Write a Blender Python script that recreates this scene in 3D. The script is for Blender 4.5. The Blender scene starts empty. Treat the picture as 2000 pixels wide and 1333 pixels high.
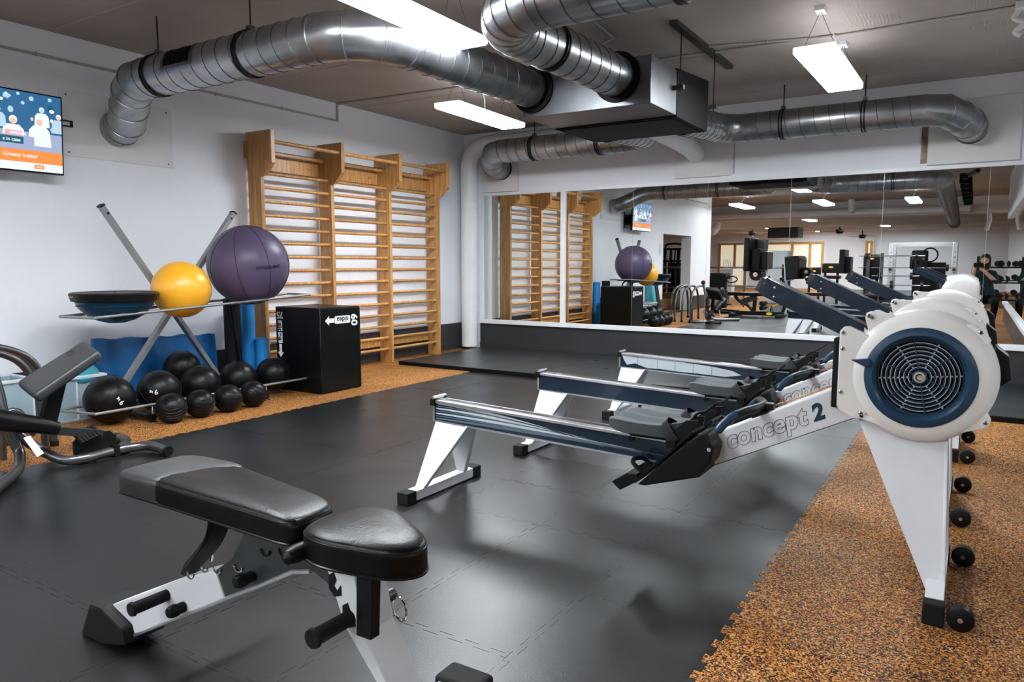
import bpy, bmesh, math, random
from mathutils import Vector, Matrix, Quaternion
PI = math.pi
SC = bpy.context.scene
COL = SC.collection
random.seed(7)
# ------------------------------------------------------------------ camera, world, exposure
YAW, PIT = .5621, .1055
cam = bpy.data.cameras.new('camera'); co = bpy.data.objects.new('camera', cam); COL.objects.link(co)
co.location = (0, 0, 1.18)
co.rotation_euler = (PI/2 - PIT, 0, YAW)
cam.sensor_width = 36; cam.lens = 36*1430/2000; cam.clip_start = .02; cam.clip_end = 100
SC.camera = co
W = bpy.data.worlds.new('world'); SC.world = W; W.use_nodes = True
W.node_tree.nodes['Background'].inputs[0].default_value = (.75, .8, .9, 1)
W.node_tree.nodes['Background'].inputs[1].default_value = .16
SC.view_settings.view_transform = 'Standard'; SC.view_settings.look = 'None'
SC.view_settings.exposure = 0.95; SC.view_settings.gamma = 1; SC.view_settings.use_curve_mapping = False
LAMP = 54.0            # radiance of the ceiling panels' diffusers
try:
    SC.cycles.max_bounces = 10; SC.cycles.glossy_bounces = 6; SC.cycles.diffuse_bounces = 4
    SC.cycles.sample_clamp_indirect = 6; SC.cycles.caustics_reflective = True
except Exception: pass
YM, X0, ZC = 8.39, -6.07, 2.94   # mirror wall, left wall, ceiling
# ------------------------------------------------------------------ materials
def mat(name, col, rough=.5, metal=0, **k):
    m = bpy.data.materials.new(name); m.use_nodes = True
    nt = m.node_tree; b = nt.nodes['Principled BSDF']
    if max(col) < .3 and not k.get('emit'): col = tuple(c*(.30 if max(col) < .036 else .58) for c in col)
    c4 = (*col, 1)
    b.inputs['Base Color'].default_value = c4
    b.inputs['Roughness'].default_value = rough; b.inputs['Metallic'].default_value = metal
    if max(col) < .15 and metal < .5 and 'spec' not in k and 'coat' not in k and not k.get('emit'): k['spec'] = .20 if max(col) < .03 else .32
    if 'spec' in k: b.inputs['Specular IOR Level'].default_value = k['spec']
    if 'coat' in k: b.inputs['Coat Weight'].default_value = k['coat']
    if 'trans' in k: b.inputs['Transmission Weight'].default_value = k['trans']
    if 'alpha' in k: b.inputs['Alpha'].default_value = k['alpha']
    if 'emit' in k:
        b.inputs['Emission Color'].default_value = (*k.get('ecol', col), 1); b.inputs['Emission Strength'].default_value = k['emit']
    tc = nt.nodes.new('ShaderNodeTexCoord')
    sc = k.get('scale', 6); amt = k.get('var', .12)
    if amt:
        n = nt.nodes.new('ShaderNodeTexNoise'); n.inputs['Scale'].default_value = sc; n.inputs['Detail'].default_value = 5
        nt.links.new(tc.outputs['Object'], n.inputs['Vector'])
        r = nt.nodes.new('ShaderNodeValToRGB')
        r.color_ramp.elements[0].position = .3; r.color_ramp.elements[1].position = .7
        r.color_ramp.elements[0].color = (*[x*(1-amt) for x in col], 1)
        r.color_ramp.elements[1].color = (*[min(1, x*(1+amt)) for x in col], 1)
        nt.links.new(n.outputs['Fac'], r.inputs['Fac']); nt.links.new(r.outputs['Color'], b.inputs['Base Color'])
        if k.get('rvar'):
            mr = nt.nodes.new('ShaderNodeMapRange'); mr.inputs['To Min'].default_value = rough-k['rvar']; mr.inputs['To Max'].default_value = rough+k['rvar']
            nt.links.new(n.outputs['Fac'], mr.inputs['Value']); nt.links.new(mr.outputs['Result'], b.inputs['Roughness'])
    if k.get('bump'):
        n2 = nt.nodes.new('ShaderNodeTexNoise'); n2.inputs['Scale'].default_value = k.get('bscale', 60); n2.inputs['Detail'].default_value = 4
        nt.links.new(tc.outputs['Object'], n2.inputs['Vector'])
        bp = nt.nodes.new('ShaderNodeBump'); bp.inputs['Strength'].default_value = k['bump']; bp.inputs['Distance'].default_value = k.get('bdist', .004)
        nt.links.new(n2.outputs['Fac'], bp.inputs['Height']); nt.links.new(bp.outputs['Normal'], b.inputs['Normal'])
    return m
def ramp_mat(name, build, rough=.6):
    m = bpy.data.materials.new(name); m.use_nodes = True; nt = m.node_tree
    b = nt.nodes['Principled BSDF']; b.inputs['Roughness'].default_value = rough
    build(nt, b, nt.nodes.new, nt.links.new); return m
def speckle(nt, b, N, Lk):
    b.inputs['Specular IOR Level'].default_value = .22
    tc = N('ShaderNodeTexCoord'); v = N('ShaderNodeTexVoronoi'); v.inputs['Scale'].default_value = 215
    Lk(tc.outputs['Object'], v.inputs['Vector'])
    r = N('ShaderNodeValToRGB'); r.color_ramp.interpolation = 'CONSTANT'
    e = r.color_ramp.elements; e[0].position = 0; e[0].color = (.020, .010, .006, 1); e[1].position = .38; e[1].color = (.52, .17, .030, 1)
    for p, c in ((.60, (.22, .06, .012)), (.72, (.72, .32, .06)), (.92, (.80, .55, .26))):
        x = e.new(p); x.color = (*c, 1)
    s = N('ShaderNodeSeparateColor'); Lk(v.outputs['Color'], s.inputs[0]); Lk(s.outputs[0], r.inputs['Fac'])
    n = N('ShaderNodeTexNoise'); n.inputs['Scale'].default_value = 1.3; Lk(tc.outputs['Object'], n.inputs['Vector'])
    mx = N('ShaderNodeMix'); mx.data_type = 'RGBA'; mx.blend_type = 'MULTIPLY'; mx.inputs[0].default_value = .5
    Lk(r.outputs['Color'], mx.inputs[6]); Lk(n.outputs['Fac'], mx.inputs[7]); 
    oi = N('ShaderNodeObjectInfo'); mr = N('ShaderNodeMapRange'); mr.inputs['To Min'].default_value = .75; mr.inputs['To Max'].default_value = 1.25
    Lk(oi.outputs['Random'], mr.inputs['Value'])
    hs = N('ShaderNodeHueSaturation'); Lk(mx.outputs[2], hs.inputs['Color']); Lk(mr.outputs['Result'], hs.inputs['Value'])
    Lk(hs.outputs['Color'], b.inputs['Base Color'])
    bp = N('ShaderNodeBump'); bp.inputs['Strength'].default_value = .3; bp.inputs['Distance'].default_value = .002
    Lk(v.outputs['Distance'], bp.inputs['Height']); Lk(bp.outputs['Normal'], b.inputs['Normal'])
def rubber(nt, b, N, Lk):
    tc = N('ShaderNodeTexCoord'); n = N('ShaderNodeTexNoise'); n.inputs['Scale'].default_value = 2.2; n.inputs['Detail'].default_value = 6
    Lk(tc.outputs['Object'], n.inputs['Vector'])
    r = N('ShaderNodeValToRGB'); e = r.color_ramp.elements; e[0].position = .32; e[0].color = (.0045, .005, .0052, 1); e[1].position = .7; e[1].color = (.0095, .0102, .0106, 1)
    Lk(n.outputs['Fac'], r.inputs['Fac'])
    n2 = N('ShaderNodeTexNoise'); n2.inputs['Scale'].default_value = 90; n2.inputs['Detail'].default_value = 3; Lk(tc.outputs['Object'], n2.inputs['Vector'])
    r2 = N('ShaderNodeValToRGB'); q = r2.color_ramp.elements; q[0].position = .70; q[0].color = (0, 0, 0, 1); q[1].position = .80; q[1].color = (.10, .105, .11, 1)
    Lk(n2.outputs['Fac'], r2.inputs['Fac'])
    mx = N('ShaderNodeMix'); mx.data_type = 'RGBA'; mx.blend_type = 'ADD'; mx.inputs[0].default_value = .5
    Lk(r.outputs['Color'], mx.inputs[6]); Lk(r2.outputs['Color'], mx.inputs[7]); 
    oi = N('ShaderNodeObjectInfo'); mr = N('ShaderNodeMapRange'); mr.inputs['To Min'].default_value = .82; mr.inputs['To Max'].default_value = 1.2
    Lk(oi.outputs['Random'], mr.inputs['Value'])
    hs = N('ShaderNodeHueSaturation'); Lk(mx.outputs[2], hs.inputs['Color']); Lk(mr.outputs['Result'], hs.inputs['Value'])
    Lk(hs.outputs['Color'], b.inputs['Base Color'])
    m2 = N('ShaderNodeMapRange'); m2.inputs['To Min'].default_value = .25; m2.inputs['To Max'].default_value = .43
    Lk(n.outputs['Fac'], m2.inputs['Value']); Lk(m2.outputs['Result'], b.inputs['Roughness'])
    bp = N('ShaderNodeBump'); bp.inputs['Strength'].default_value = .25; bp.inputs['Distance'].default_value = .002
    n3 = N('ShaderNodeTexNoise'); n3.inputs['Scale'].default_value = 220; Lk(tc.outputs['Object'], n3.inputs['Vector'])
    Lk(n3.outputs['Fac'], bp.inputs['Height']); Lk(bp.outputs['Normal'], b.inputs['Normal'])
    b.inputs['Specular IOR Level'].default_value = .5
def ceiling_m(nt, b, N, Lk):
    tc = N('ShaderNodeTexCoord'); n = N('ShaderNodeTexNoise'); n.inputs['Scale'].default_value = .9; n.inputs['Detail'].default_value = 6
    Lk(tc.outputs['Object'], n.inputs['Vector'])
    r = N('ShaderNodeValToRGB'); e = r.color_ramp.elements; e[0].position = .3; e[0].color = (.34, .30, .275, 1); e[1].position = .7; e[1].color = (.45, .405, .375, 1)
    Lk(n.outputs['Fac'], r.inputs['Fac']); Lk(r.outputs['Color'], b.inputs['Base Color'])
    w = N('ShaderNodeTexWave'); w.bands_direction = 'X'; w.inputs['Scale'].default_value = 13; w.inputs['Distortion'].default_value = 3.5
    Lk(tc.outputs['Object'], w.inputs['Vector'])
    br = N('ShaderNodeTexVoronoi'); br.inputs['Scale'].default_value = 2.6; Lk(tc.outputs['Object'], br.inputs['Vector'])
    s = N('ShaderNodeSeparateColor'); Lk(br.outputs['Color'], s.inputs[0])
    mr = N('ShaderNodeMapRange'); mr.inputs['From Min'].default_value = .74; mr.inputs['From Max'].default_value = .80; Lk(s.outputs[0], mr.inputs['Value'])
    mm = N('ShaderNodeMath'); mm.operation = 'MULTIPLY'; Lk(w.outputs['Fac'], mm.inputs[0]); Lk(mr.outputs['Result'], mm.inputs[1])
    bp = N('ShaderNodeBump'); bp.inputs['Strength'].default_value = .4; bp.inputs['Distance'].default_value = .008
    Lk(mm.outputs[0], bp.inputs['Height']); Lk(bp.outputs['Normal'], b.inputs['Normal'])
def wood_m(nt, b, N, Lk):
    tc = N('ShaderNodeTexCoord'); mp = N('ShaderNodeMapping'); mp.inputs['Scale'].default_value = (14, 14, 1.2)
    Lk(tc.outputs['Object'], mp.inputs['Vector'])
    n = N('ShaderNodeTexNoise'); n.inputs['Scale'].default_value = 3; n.inputs['Detail'].default_value = 5; Lk(mp.outputs['Vector'], n.inputs['Vector'])
    r = N('ShaderNodeValToRGB'); e = r.color_ramp.elements; e[0].position = .35; e[0].color = (.43, .20, .058, 1); e[1].position = .68; e[1].color = (.66, .36, .125, 1)
    Lk(n.outputs['Fac'], r.inputs['Fac'])
    oi = N('ShaderNodeObjectInfo'); mr = N('ShaderNodeMapRange'); mr.inputs['To Min'].default_value = .8; mr.inputs['To Max'].default_value = 1.15
    Lk(oi.outputs['Random'], mr.inputs['Value'])
    hs = N('ShaderNodeHueSaturation'); Lk(r.outputs['Color'], hs.inputs['Color']); Lk(mr.outputs['Result'], hs.inputs['Value'])
    Lk(hs.outputs['Color'], b.inputs['Base Color'])
def galv(nt, b, N, Lk):
    tc = N('ShaderNodeTexCoord'); n = N('ShaderNodeTexNoise'); n.inputs['Scale'].default_value = 7; n.inputs['Detail'].default_value = 7
    Lk(tc.outputs['Object'], n.inputs['Vector'])
    r = N('ShaderNodeValToRGB'); e = r.color_ramp.elements; e[0].position = .3; e[0].color = (.28, .295, .31, 1); e[1].position = .72; e[1].color = (.44, .455, .47, 1)
    Lk(n.outputs['Fac'], r.inputs['Fac']); Lk(r.outputs['Color'], b.inputs['Base Color'])
    b.inputs['Metallic'].default_value = .95
    mr = N('ShaderNodeMapRange'); mr.inputs['To Min'].default_value = .22; mr.inputs['To Max'].default_value = .42
    Lk(n.outputs['Fac'], mr.inputs['Value']); Lk(mr.outputs['Result'], b.inputs['Roughness'])
M = dict(
 wall=mat('white_wall_paint', (.80, .815, .86), .75, var=.03, scale=1.5, bump=.25, bscale=25, bdist=.006),
 ceiling=ramp_mat('old_ceiling_paint', ceiling_m, .85),
 wains=mat('dark_grey_wall_paint', (.060, .062, .066), .38, var=.12, scale=2),
 white=mat('white_gloss_paint', (.76, .77, .79), .4, var=.03),
 board=mat('white_board', (.72, .715, .71), .7, var=.02),
 mirror=mat('silver_mirror', (.88, .91, .90), .004, 1, var=0),
 seam=mat('mirror_edge', (.50, .55, .53), .3, .3, var=0),
 rubber=ramp_mat('black_rubber_floor', rubber, .45),
 orange=ramp_mat('orange_speckled_rubber', speckle, .62),
 under=mat('floor_screed', (.02, .02, .02), .8),
 mat_=mat('black_mat_vinyl', (.040, .043, .046), .30, var=.12, scale=3, rvar=.08),
 matside=mat('mat_side', (.012, .012, .013), .5),
 wood=ramp_mat('varnished_pine', wood_m, .34),
 galv=ramp_mat('galvanised_steel', galv, .3),
 galvflat=mat('galvanised_sheet', (.25, .262, .275), .38, .85, var=.10, scale=5, rvar=.08),
 seamd=mat('duct_seam', (.16, .17, .18), .4, .8, var=0),
 blk=mat('black_plastic', (.018, .018, .020), .42, var=.15, scale=20),
 blkm=mat('black_satin_metal', (.030, .031, .034), .38, .3, var=.1),
 dkgrey=mat('dark_grey_metal', (.10, .105, .11), .35, .75, var=.1),
 gunm=mat('gunmetal_tube', (.20, .20, .20), .30, .8, var=.12, scale=12),
 vinyl=mat('black_upholstery', (.010, .011, .012), .34, var=.15, scale=4, bump=.35, bscale=130, bdist=.002, rvar=.06),
 vinyl2=mat('worn_black_upholstery', (.055, .057, .060), .40, var=.2, scale=9, bump=.4, bscale=110, bdist=.002),
 piping=mat('piping', (.03, .03, .032), .3),
 rubberfoot=mat('rubber_foot', (.028, .028, .029), .7, bump=.2, bscale=80),
 whitem=mat('white_powder_coat', (.64, .65, .675), .32, var=.03),
 housing=mat('off_white_plastic', (.76, .745, .715), .30, var=.02),
 navy=mat('navy_paint', (.010, .030, .062), .25, .2, var=.1, coat=.3),
 navy2=mat('navy_plastic', (.022, .075, .15), .38, var=.12, scale=30),
 alu=mat('aluminium', (.66, .67, .69), .28, .9, var=.06),
 greyseat=mat('grey_plastic_seat', (.135, .15, .158), .42, var=.06, bump=.15, bscale=150),
 chrome=mat('chrome', (.75, .75, .76), .12, 1, var=0),
 fan=mat('fan_dark', (.006, .009, .013), .5, .2, var=0),
 decal=mat('pale_decal', (.48, .53, .56), .4, var=.08),
 decal2=mat('steel_blue_decal', (.16, .23, .28), .4, var=.08),
 hub=mat('worn_metal_badge', (.50, .48, .36), .4, .5, var=.4, scale=60),
 rope=mat('copper_chain', (.50, .30, .18), .35, .7, var=.3, scale=90),
 purple=mat('purple_ball', (.150, .110, .205), .40, var=.07, scale=5, rvar=.05),
 yellow=mat('yellow_ball', (.86, .41, .022), .33, var=.07, scale=4),
 medball=mat('black_leather_ball', (.014, .014, .015), .34, var=.25, scale=9, bump=.2, bscale=120),
 seamb=mat('ball_seam', (.006, .006, .006), .6, var=0),
 seamp=mat('purple_seam', (.04, .026, .07), .5, var=0),
 bosu=mat('blue_dome', (.004, .060, .130), .3, var=.15),
 teal=mat('teal_disc', (.04, .30, .38), .45, var=.1),
 bluemat=mat('blue_vinyl_mat', (.004, .125, .37), .42, var=.18, scale=5, bump=.5, bscale=6, bdist=.02),
 bluefoam=mat('blue_foam', (.01, .24, .62), .6, var=.06),
 blackfoam=mat('black_foam', (.022, .022, .024), .7, var=.2, bump=.3),
 bin_=mat('clear_plastic_bin', (.42, .56, .64), .25, alpha=.42, var=0),
 binrim=mat('bin_rim', (.66, .72, .76), .3, alpha=.8, var=0),
 print=mat('white_print', (.78, .78, .78), .5, var=0),
 blackprint=mat('black_print', (.012, .012, .014), .5, var=0),
 navyprint=mat('navy_print', (.015, .05, .085), .5, var=0),
 purpleprint=mat('dark_print', (.018, .012, .035), .5, var=0),
 lamp=mat('lamp_diffuser', (.9, .9, .9), .4, var=0, emit=LAMP, ecol=(.90, .95, 1)),
 fixture=mat('white_lamp_body_added_glow', (.75, .75, .75), .5, var=0, emit=1.6, ecol=(.95, .96, 1)),  # weak glow added to the housings to brighten the ceiling around them
 wire=mat('dark_wire', (.06, .06, .06), .5, .3, var=0),
 conduit=mat('painted_conduit', (.42, .39, .36), .6, var=.1),
 dark=mat('hvac_black', (.006, .006, .0065), .65, 0, spec=.15, var=.15),
 dkcoll=mat('black_collar', (.012, .012, .012), .6, var=0),
 stain=mat('brown_stain', (.30, .22, .16), .8, var=.5, scale=14),
 logo=mat('yellow_logo', (.75, .45, .01), .5, var=0),
 cabinet=mat('pale_grey_cabinet', (.50, .56, .60), .5, var=.02),
 glass=mat('window_glass', (.8, .85, .85), .05, var=0, alpha=.25),
 warm=mat('lit_room_beyond', (.7, .62, .5), .8, var=.15, scale=2, emit=.42, ecol=(1, .86, .66)),
 skin=mat('skin', (.52, .28, .19), .5, var=.05),
 cloth=mat('dark_teal_clothes', (.012, .05, .065), .8, var=.2),
 jeans=mat('black_trousers', (.01, .01, .013), .85, var=.2),
 hair=mat('brown_hair', (.04, .022, .012), .6, var=.3, scale=40),
 paper=mat('paper', (.75, .75, .73), .7, var=.02),
 brick=mat('white_painted_brick', (.55, .52, .50), .8, var=.08, bump=.6, bscale=9, bdist=.02),
)
def emit_m(name, c, s=.56):
    m = mat(name, (0.02, 0.02, 0.02), .3, var=0, emit=s, ecol=c); return m
# ------------------------------------------------------------------ helpers
def V(*a): return Vector(a)
class MB:
    """collects geometry in world coordinates; build() links it as ONE mesh object"""
    def __init__(s): s.v = []; s.f = []; s.sm = []
    def add(s, vs, fs, smooth=False):
        n = len(s.v); s.v += [tuple(v) for v in vs]; s.f += [tuple(i+n for i in f) for f in fs]; s.sm += [smooth]*len(fs); return s
    def box(s, x0, x1, y0, y1, z0, z1):
        vs = [(x, y, z) for x in (x0, x1) for y in (y0, y1) for z in (z0, z1)]
        return s.add(vs, [(0, 1, 3, 2), (4, 6, 7, 5), (0, 4, 5, 1), (2, 3, 7, 6), (0, 2, 6, 4), (1, 5, 7, 3)])
    def beam(s, a, b, w, h, up=(0, 0, 1)):
        a, b = Vector(a), Vector(b); d = (b-a).normalized(); u = Vector(up)
        if abs(d.dot(u)) > .98: u = V(0, 1, 0)
        l = d.cross(u).normalized(); u = l.cross(d).normalized(); l *= w/2; u *= h/2
        vs = [p+i*l+j*u for p in (a, b) for i in (-1, 1) for j in (-1, 1)]
        return s.add(vs, [(0, 1, 3, 2), (4, 6, 7, 5), (0, 4, 5, 1), (2, 3, 7, 6), (0, 2, 6, 4), (1, 5, 7, 3)])
    def prism(s, poly, axis, a, b, smooth=False):
        """poly: 2d points; axis: 'x','y','z' extruded from a to b"""
        def P(p, t): return {'y': (p[0], t, p[1]), 'x': (t, p[0], p[1]), 'z': (p[0], p[1], t)}[axis]
        n = len(poly); vs = [P(p, a) for p in poly]+[P(p, b) for p in poly]
        fs = [tuple(range(n))[::-1], tuple(range(n, 2*n))]+[(i, (i+1) % n, n+(i+1) % n, n+i) for i in range(n)]
        return s.add(vs, fs, smooth)
    def loft(s, rings, closed=True, cap=True, smooth=True):
        n = len(rings[0]); vs = [p for r in rings for p in r]; fs = []
        for k in range(len(rings)-1):
            for i in range(n if closed else n-1):
                j = (i+1) % n; fs.append((k*n+i, k*n+j, (k+1)*n+j, (k+1)*n+i))
        s.add(vs, fs, smooth)
        if cap and closed:
            o = len(s.v)-len(vs); s.f.append(tuple(o+i for i in range(n))[::-1]); s.f.append(tuple(o+(len(rings)-1)*n+i for i in range(n))); s.sm += [False, False]
        return s
    def tube(s, pts, r, n=10, cap=True, closed=False, smooth=True):
        pts = [Vector(p) for p in pts]; m = len(pts); rr = r if isinstance(r, (list, tuple)) else [r]*m
        def tan(i):
            if closed: return ((pts[(i+1) % m]-pts[i]).normalized()+(pts[i]-pts[i-1]).normalized()).normalized()
            if i == 0: return (pts[1]-pts[0]).normalized()
            if i == m-1: return (pts[-1]-pts[-2]).normalized()
            return ((pts[i+1]-pts[i]).normalized()+(pts[i]-pts[i-1]).normalized()).normalized()
        t = tan(0); u = V(0, 0, 1) if abs(t.z) < .9 else V(1, 0, 0); u = (u-t*u.dot(t)).normalized(); rings = []
        for i in range(m):
            t2 = tan(i); q = t.rotation_difference(t2); u = q @ u; t = t2; u = (u-t*u.dot(t)).normalized(); w = t.cross(u)
            k = 1
            if 0 < i < m-1:
                c = max(.5, t.dot((pts[i]-pts[i-1]).normalized())); k = 1/c
                bd = ((pts[i+1]-pts[i]).normalized()-(pts[i]-pts[i-1]).normalized())
                bd = bd.normalized() if bd.length > 1e-6 else None
            else: bd = None
            ring = []
            for j in range(n):
                a = 2*PI*j/n; d = (u*math.cos(a)+w*math.sin(a))*rr[i]
                if bd: d = d+bd*(d.dot(bd)*(k-1))
                ring.append(pts[i]+d)
            rings.append(ring)
        if closed: rings.append(rings[0])
        return s.loft(rings, True, cap and not closed, smooth)
    def helix(s, pts, r, pitch, rr=.004, n=5, step=14, ph=0):
        pts = [Vector(p) for p in pts]; L = 0; out = []; u = None; t0 = None
        for a, b in zip(pts, pts[1:]):
            t = (b-a).normalized(); l = (b-a).length
            if u is None: u = V(0, 0, 1) if abs(t.z) < .9 else V(1, 0, 0)
            else: u = t0.rotation_difference(t) @ u
            u = (u-t*u.dot(t)).normalized(); t0 = t; w = t.cross(u); k = max(2, int(l/pitch*step))
            for i in range(k):
                q = i/k*l; an = 2*PI*(L+q)/pitch+ph; out.append(a+t*q+(u*math.cos(an)+w*math.sin(an))*r)
            L += l
        return s.tube(out, rr, n)
    def ring(s, c, ax, R, r, n=28, k=6):
        c = Vector(c); ax = Vector(ax).normalized(); u = ax.orthogonal().normalized(); w = ax.cross(u)
        return s.tube([c+(u*math.cos(2*PI*i/n)+w*math.sin(2*PI*i/n))*R for i in range(n)], r, k, closed=True)
    def band(s, c, ax, prof, n=40):
        """surface of revolution about ax; prof = [(distance along ax, radius)]"""
        c = Vector(c); ax = Vector(ax).normalized(); u = ax.orthogonal().normalized(); w = ax.cross(u); rings = []
        for h, R in prof:
            rings.append([c+ax*h+(u*math.cos(2*PI*i/n)+w*math.sin(2*PI*i/n))*max(R, 1e-4) for i in range(n)])
        return s.loft(rings, True, False, True)
    def cyl(s, a, b, r, n=16):
        a, b = Vector(a), Vector(b); return s.tube([a, b], r, n)
    def ball(s, c, r, n=32, m=20, sq=1):
        return s.band(c, (0, 0, 1), [(-r*sq*math.cos(PI*i/m), r*math.sin(PI*i/m)) for i in range(m+1)], n)
    def build(s, name, m, parent=None, bev=0, seg=2, ang=35, off=None, **props):
        o_ = V(0, 0, 0)
        if off is not None: o_ = Vector(off)
        elif parent is not None:
            q = parent
            while q is not None: o_ = o_+q.location; q = q.parent
        me = bpy.data.meshes.new(name); me.from_pydata([tuple(Vector(v)-o_) for v in s.v], [], s.f)
        bm = bmesh.new(); bm.from_mesh(me)
        bm.faces.ensure_lookup_table()
        for f, q in zip(bm.faces, s.sm): f.smooth = q
        bmesh.ops.remove_doubles(bm, verts=bm.verts, dist=1e-5)
        bmesh.ops.recalc_face_normals(bm, faces=bm.faces)
        if bev:
            es = [e for e in bm.edges if len(e.link_faces) == 2 and e.calc_face_angle(0) > math.radians(ang)]
            rs = bmesh.ops.bevel(bm, geom=es, offset=bev, segments=seg, affect='EDGES', profile=.6, clamp_overlap=True)
            for f in rs['faces']: f.smooth = True
        for e in bm.edges:
            if len(e.link_faces) == 2: e.smooth = e.calc_face_angle(0) < math.radians(38 if not bev else 50)
        bm.to_mesh(me); bm.free()
        if isinstance(m, str): m = M[m]
        me.materials.append(m)
        o = bpy.data.objects.new(name, me); COL.objects.link(o)
        if parent is not None: o.parent = parent
        if off is not None and parent is None: o.location = off
        for k, v in props.items(): o[k] = v
        return o
def thing(name, label, cat, loc=(0, 0, 0), group=None):
    o = bpy.data.objects.new(name, None); COL.objects.link(o); o.location = loc; o.empty_display_size = .1
    o['label'] = label; o['category'] = cat
    if group: o['group'] = group
    return o
def tag(o, label, cat, group=None):
    o['label'] = label; o['category'] = cat
    if group: o['group'] = group
    return o
def recenter(o):
    """move a single-mesh thing's origin to the middle of its base"""
    me = o.data; xs = [v.co for v in me.vertices]
    c = V((min(p.x for p in xs)+max(p.x for p in xs))/2, (min(p.y for p in xs)+max(p.y for p in xs))/2, min(p.z for p in xs))
    me.transform(Matrix.Translation(-c)); o.location = o.location+c; return o
def solo(mb, name, m, label, cat, group=None, bev=0, **k):
    return tag(recenter(mb.build(name, m, bev=bev, **k)), label, cat, group)
def struct(mb, name, m, **k):
    o = mb.build(name, m, **k); o['kind'] = 'structure'; return o
def text(name, s, size, m, parent, org, xd, yd, outline=0, shear=0, extrude=.0006, fn=None, bold=0, space=1, align='CENTER'):
    cu = bpy.data.curves.new(name, 'FONT'); cu.body = s; cu.size = size; cu.shear = shear; cu.align_x = align; cu.align_y = 'CENTER'; cu.space_character = space
    if outline: cu.fill_mode = 'NONE'; cu.bevel_depth = outline; cu.bevel_resolution = 0
    else: cu.extrude = extrude
    cu.offset = bold
    t = bpy.data.objects.new('t', cu); COL.objects.link(t); dg = bpy.context.evaluated_depsgraph_get(); dg.update()
    me = bpy.data.meshes.new_from_object(t.evaluated_get(dg)); bpy.data.objects.remove(t)
    xd = Vector(xd).normalized(); yd = Vector(yd).normalized(); zd = xd.cross(yd); org = Vector(org)
    po = V(0, 0, 0); q = parent
    while q is not None: po = po+q.location; q = q.parent
    for v in me.vertices:
        p = v.co.copy()
        v.co = (fn(p) if fn else org+xd*p.x+yd*p.y+zd*p.z)-po
    me.name = name; me.materials.clear(); me.materials.append(M[m] if isinstance(m, str) else m)
    o = bpy.data.objects.new(name, me); COL.objects.link(o); o.parent = parent; return o
def arc(c, u, w, R, a0, a1, n=6):
    c, u, w = Vector(c), Vector(u), Vector(w)
    return [c+(u*math.cos(math.radians(a0+(a1-a0)*i/n))+w*math.sin(math.radians(a0+(a1-a0)*i/n)))*R for i in range(n+1)]
def bez(pts, n=8):
    """Catmull-Rom through the points"""
    P = [Vector(p) for p in pts]; P = [P[0]*2-P[1]]+P+[P[-1]*2-P[-2]]; out = []
    for i in range(1, len(P)-2):
        for k in range(n):
            t = k/n; a, b, c, d = P[i-1:i+3]
            out.append(.5*((2*b)+(c-a)*t+(2*a-5*b+4*c-d)*t*t+(3*b-a-3*c+d)*t**3))
    return out+[P[-2]]
# ------------------------------------------------------------------ the setting
b = MB().box(-14, 6, -21, 8.6, -.06, -.012)
floor = struct(b, 'floor', 'under')
A_ = .011
def teeth(a, b_, anchor, pitch):
    n = round((b_-a)/pitch); out = []
    for k in range(n):
        s = a+k*(b_-a)/n; q = (b_-a)/n
        out += [(s+.30*q, -A_), (s+.22*q, A_), (s+.78*q, A_), (s+.70*q, -A_)]
    return out
rt = random.Random(3)
def tile(x0, x1, y0, y1, m, puz):
    """puz: which of S,E,N,W edges are jigsaw-cut"""
    g = lambda e: -A_ if e in puz else 0
    P = [(x0+g('W'), y0+g('S'))]
    if 'S' in puz: P += [(x, y0+o) for x, o in teeth(x0, x1, 0, .1)]
    P += [(x1+g('E'), y0+g('S'))]
    if 'E' in puz: P += [(x1+o, y) for y, o in teeth(y0, y1, 0, .102)]
    P += [(x1+g('E'), y1+g('N'))]
    if 'N' in puz: P += [(x, y1+o) for x, o in teeth(x0, x1, 0, .1)[::-1]]
    P += [(x0+g('W'), y1+g('N'))]
    if 'W' in puz: P += [(x0+o, y) for y, o in teeth(y0, y1, 0, .102)[::-1]]
    cx, cy = (x0+x1)/2, (y0+y1)/2; sx = 1-.0015/(x1-x0); sy = 1-.0015/(y1-y0)
    P = [(cx+(x-cx)*sx, cy+(y-cy)*sy) for x, y in P]
    z = rt.uniform(-.0012, .0)
    o = MB().prism(P, 'z', -.011, z).build('floor_tile', m, floor)
    return o
rows = [.24+1.02*k for k in range(-2, 8)]+[8.38]
for i in range(len(rows)-1):
    y0, y1 = rows[i], rows[i+1]
    last = i == len(rows)-2
    N_ = '' if last else 'N'; S_ = '' if i == 0 else 'S'
    tile(-6.06, -5.62, y0, y1, 'orange', S_+N_+'E'); tile(-5.62, -4.62, y0, y1, 'orange', S_+N_+'EW')
    for x0, x1 in ((-4.62, -4.12), (-4.12, -3.12), (-3.12, -2.12), (-2.12, -1.12), (-1.12, -.62)):
        if x0 == -2.12 and 2 < i < 6:
            ym = (y0+y1)/2
            for a, c in ((-2.12, -1.62), (-1.62, -1.12)):
                for p, q in ((y0, ym), (ym, y1)): tile(a, c, p, q, 'rubber', S_+N_+'EW' if p == y0 else 'S'+N_+'EW')
        else: tile(x0, x1, y0, y1, 'rubber', S_+N_+'EW')
    tile(-.62, .38, y0, y1, 'orange', S_+N_+'WE'); tile(.38, .54, y0, y1, 'orange', S_+N_+'W')
ye = rows[0]
for x0, x1, m in ((-14, -4.62, 'orange'), (-4.62, -.62, 'rubber'), (-.62, 6, 'orange')):
    MB().box(x0, x1, -21, ye-.002, -.011, -.0005).build('floor_covering', m, floor)
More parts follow.
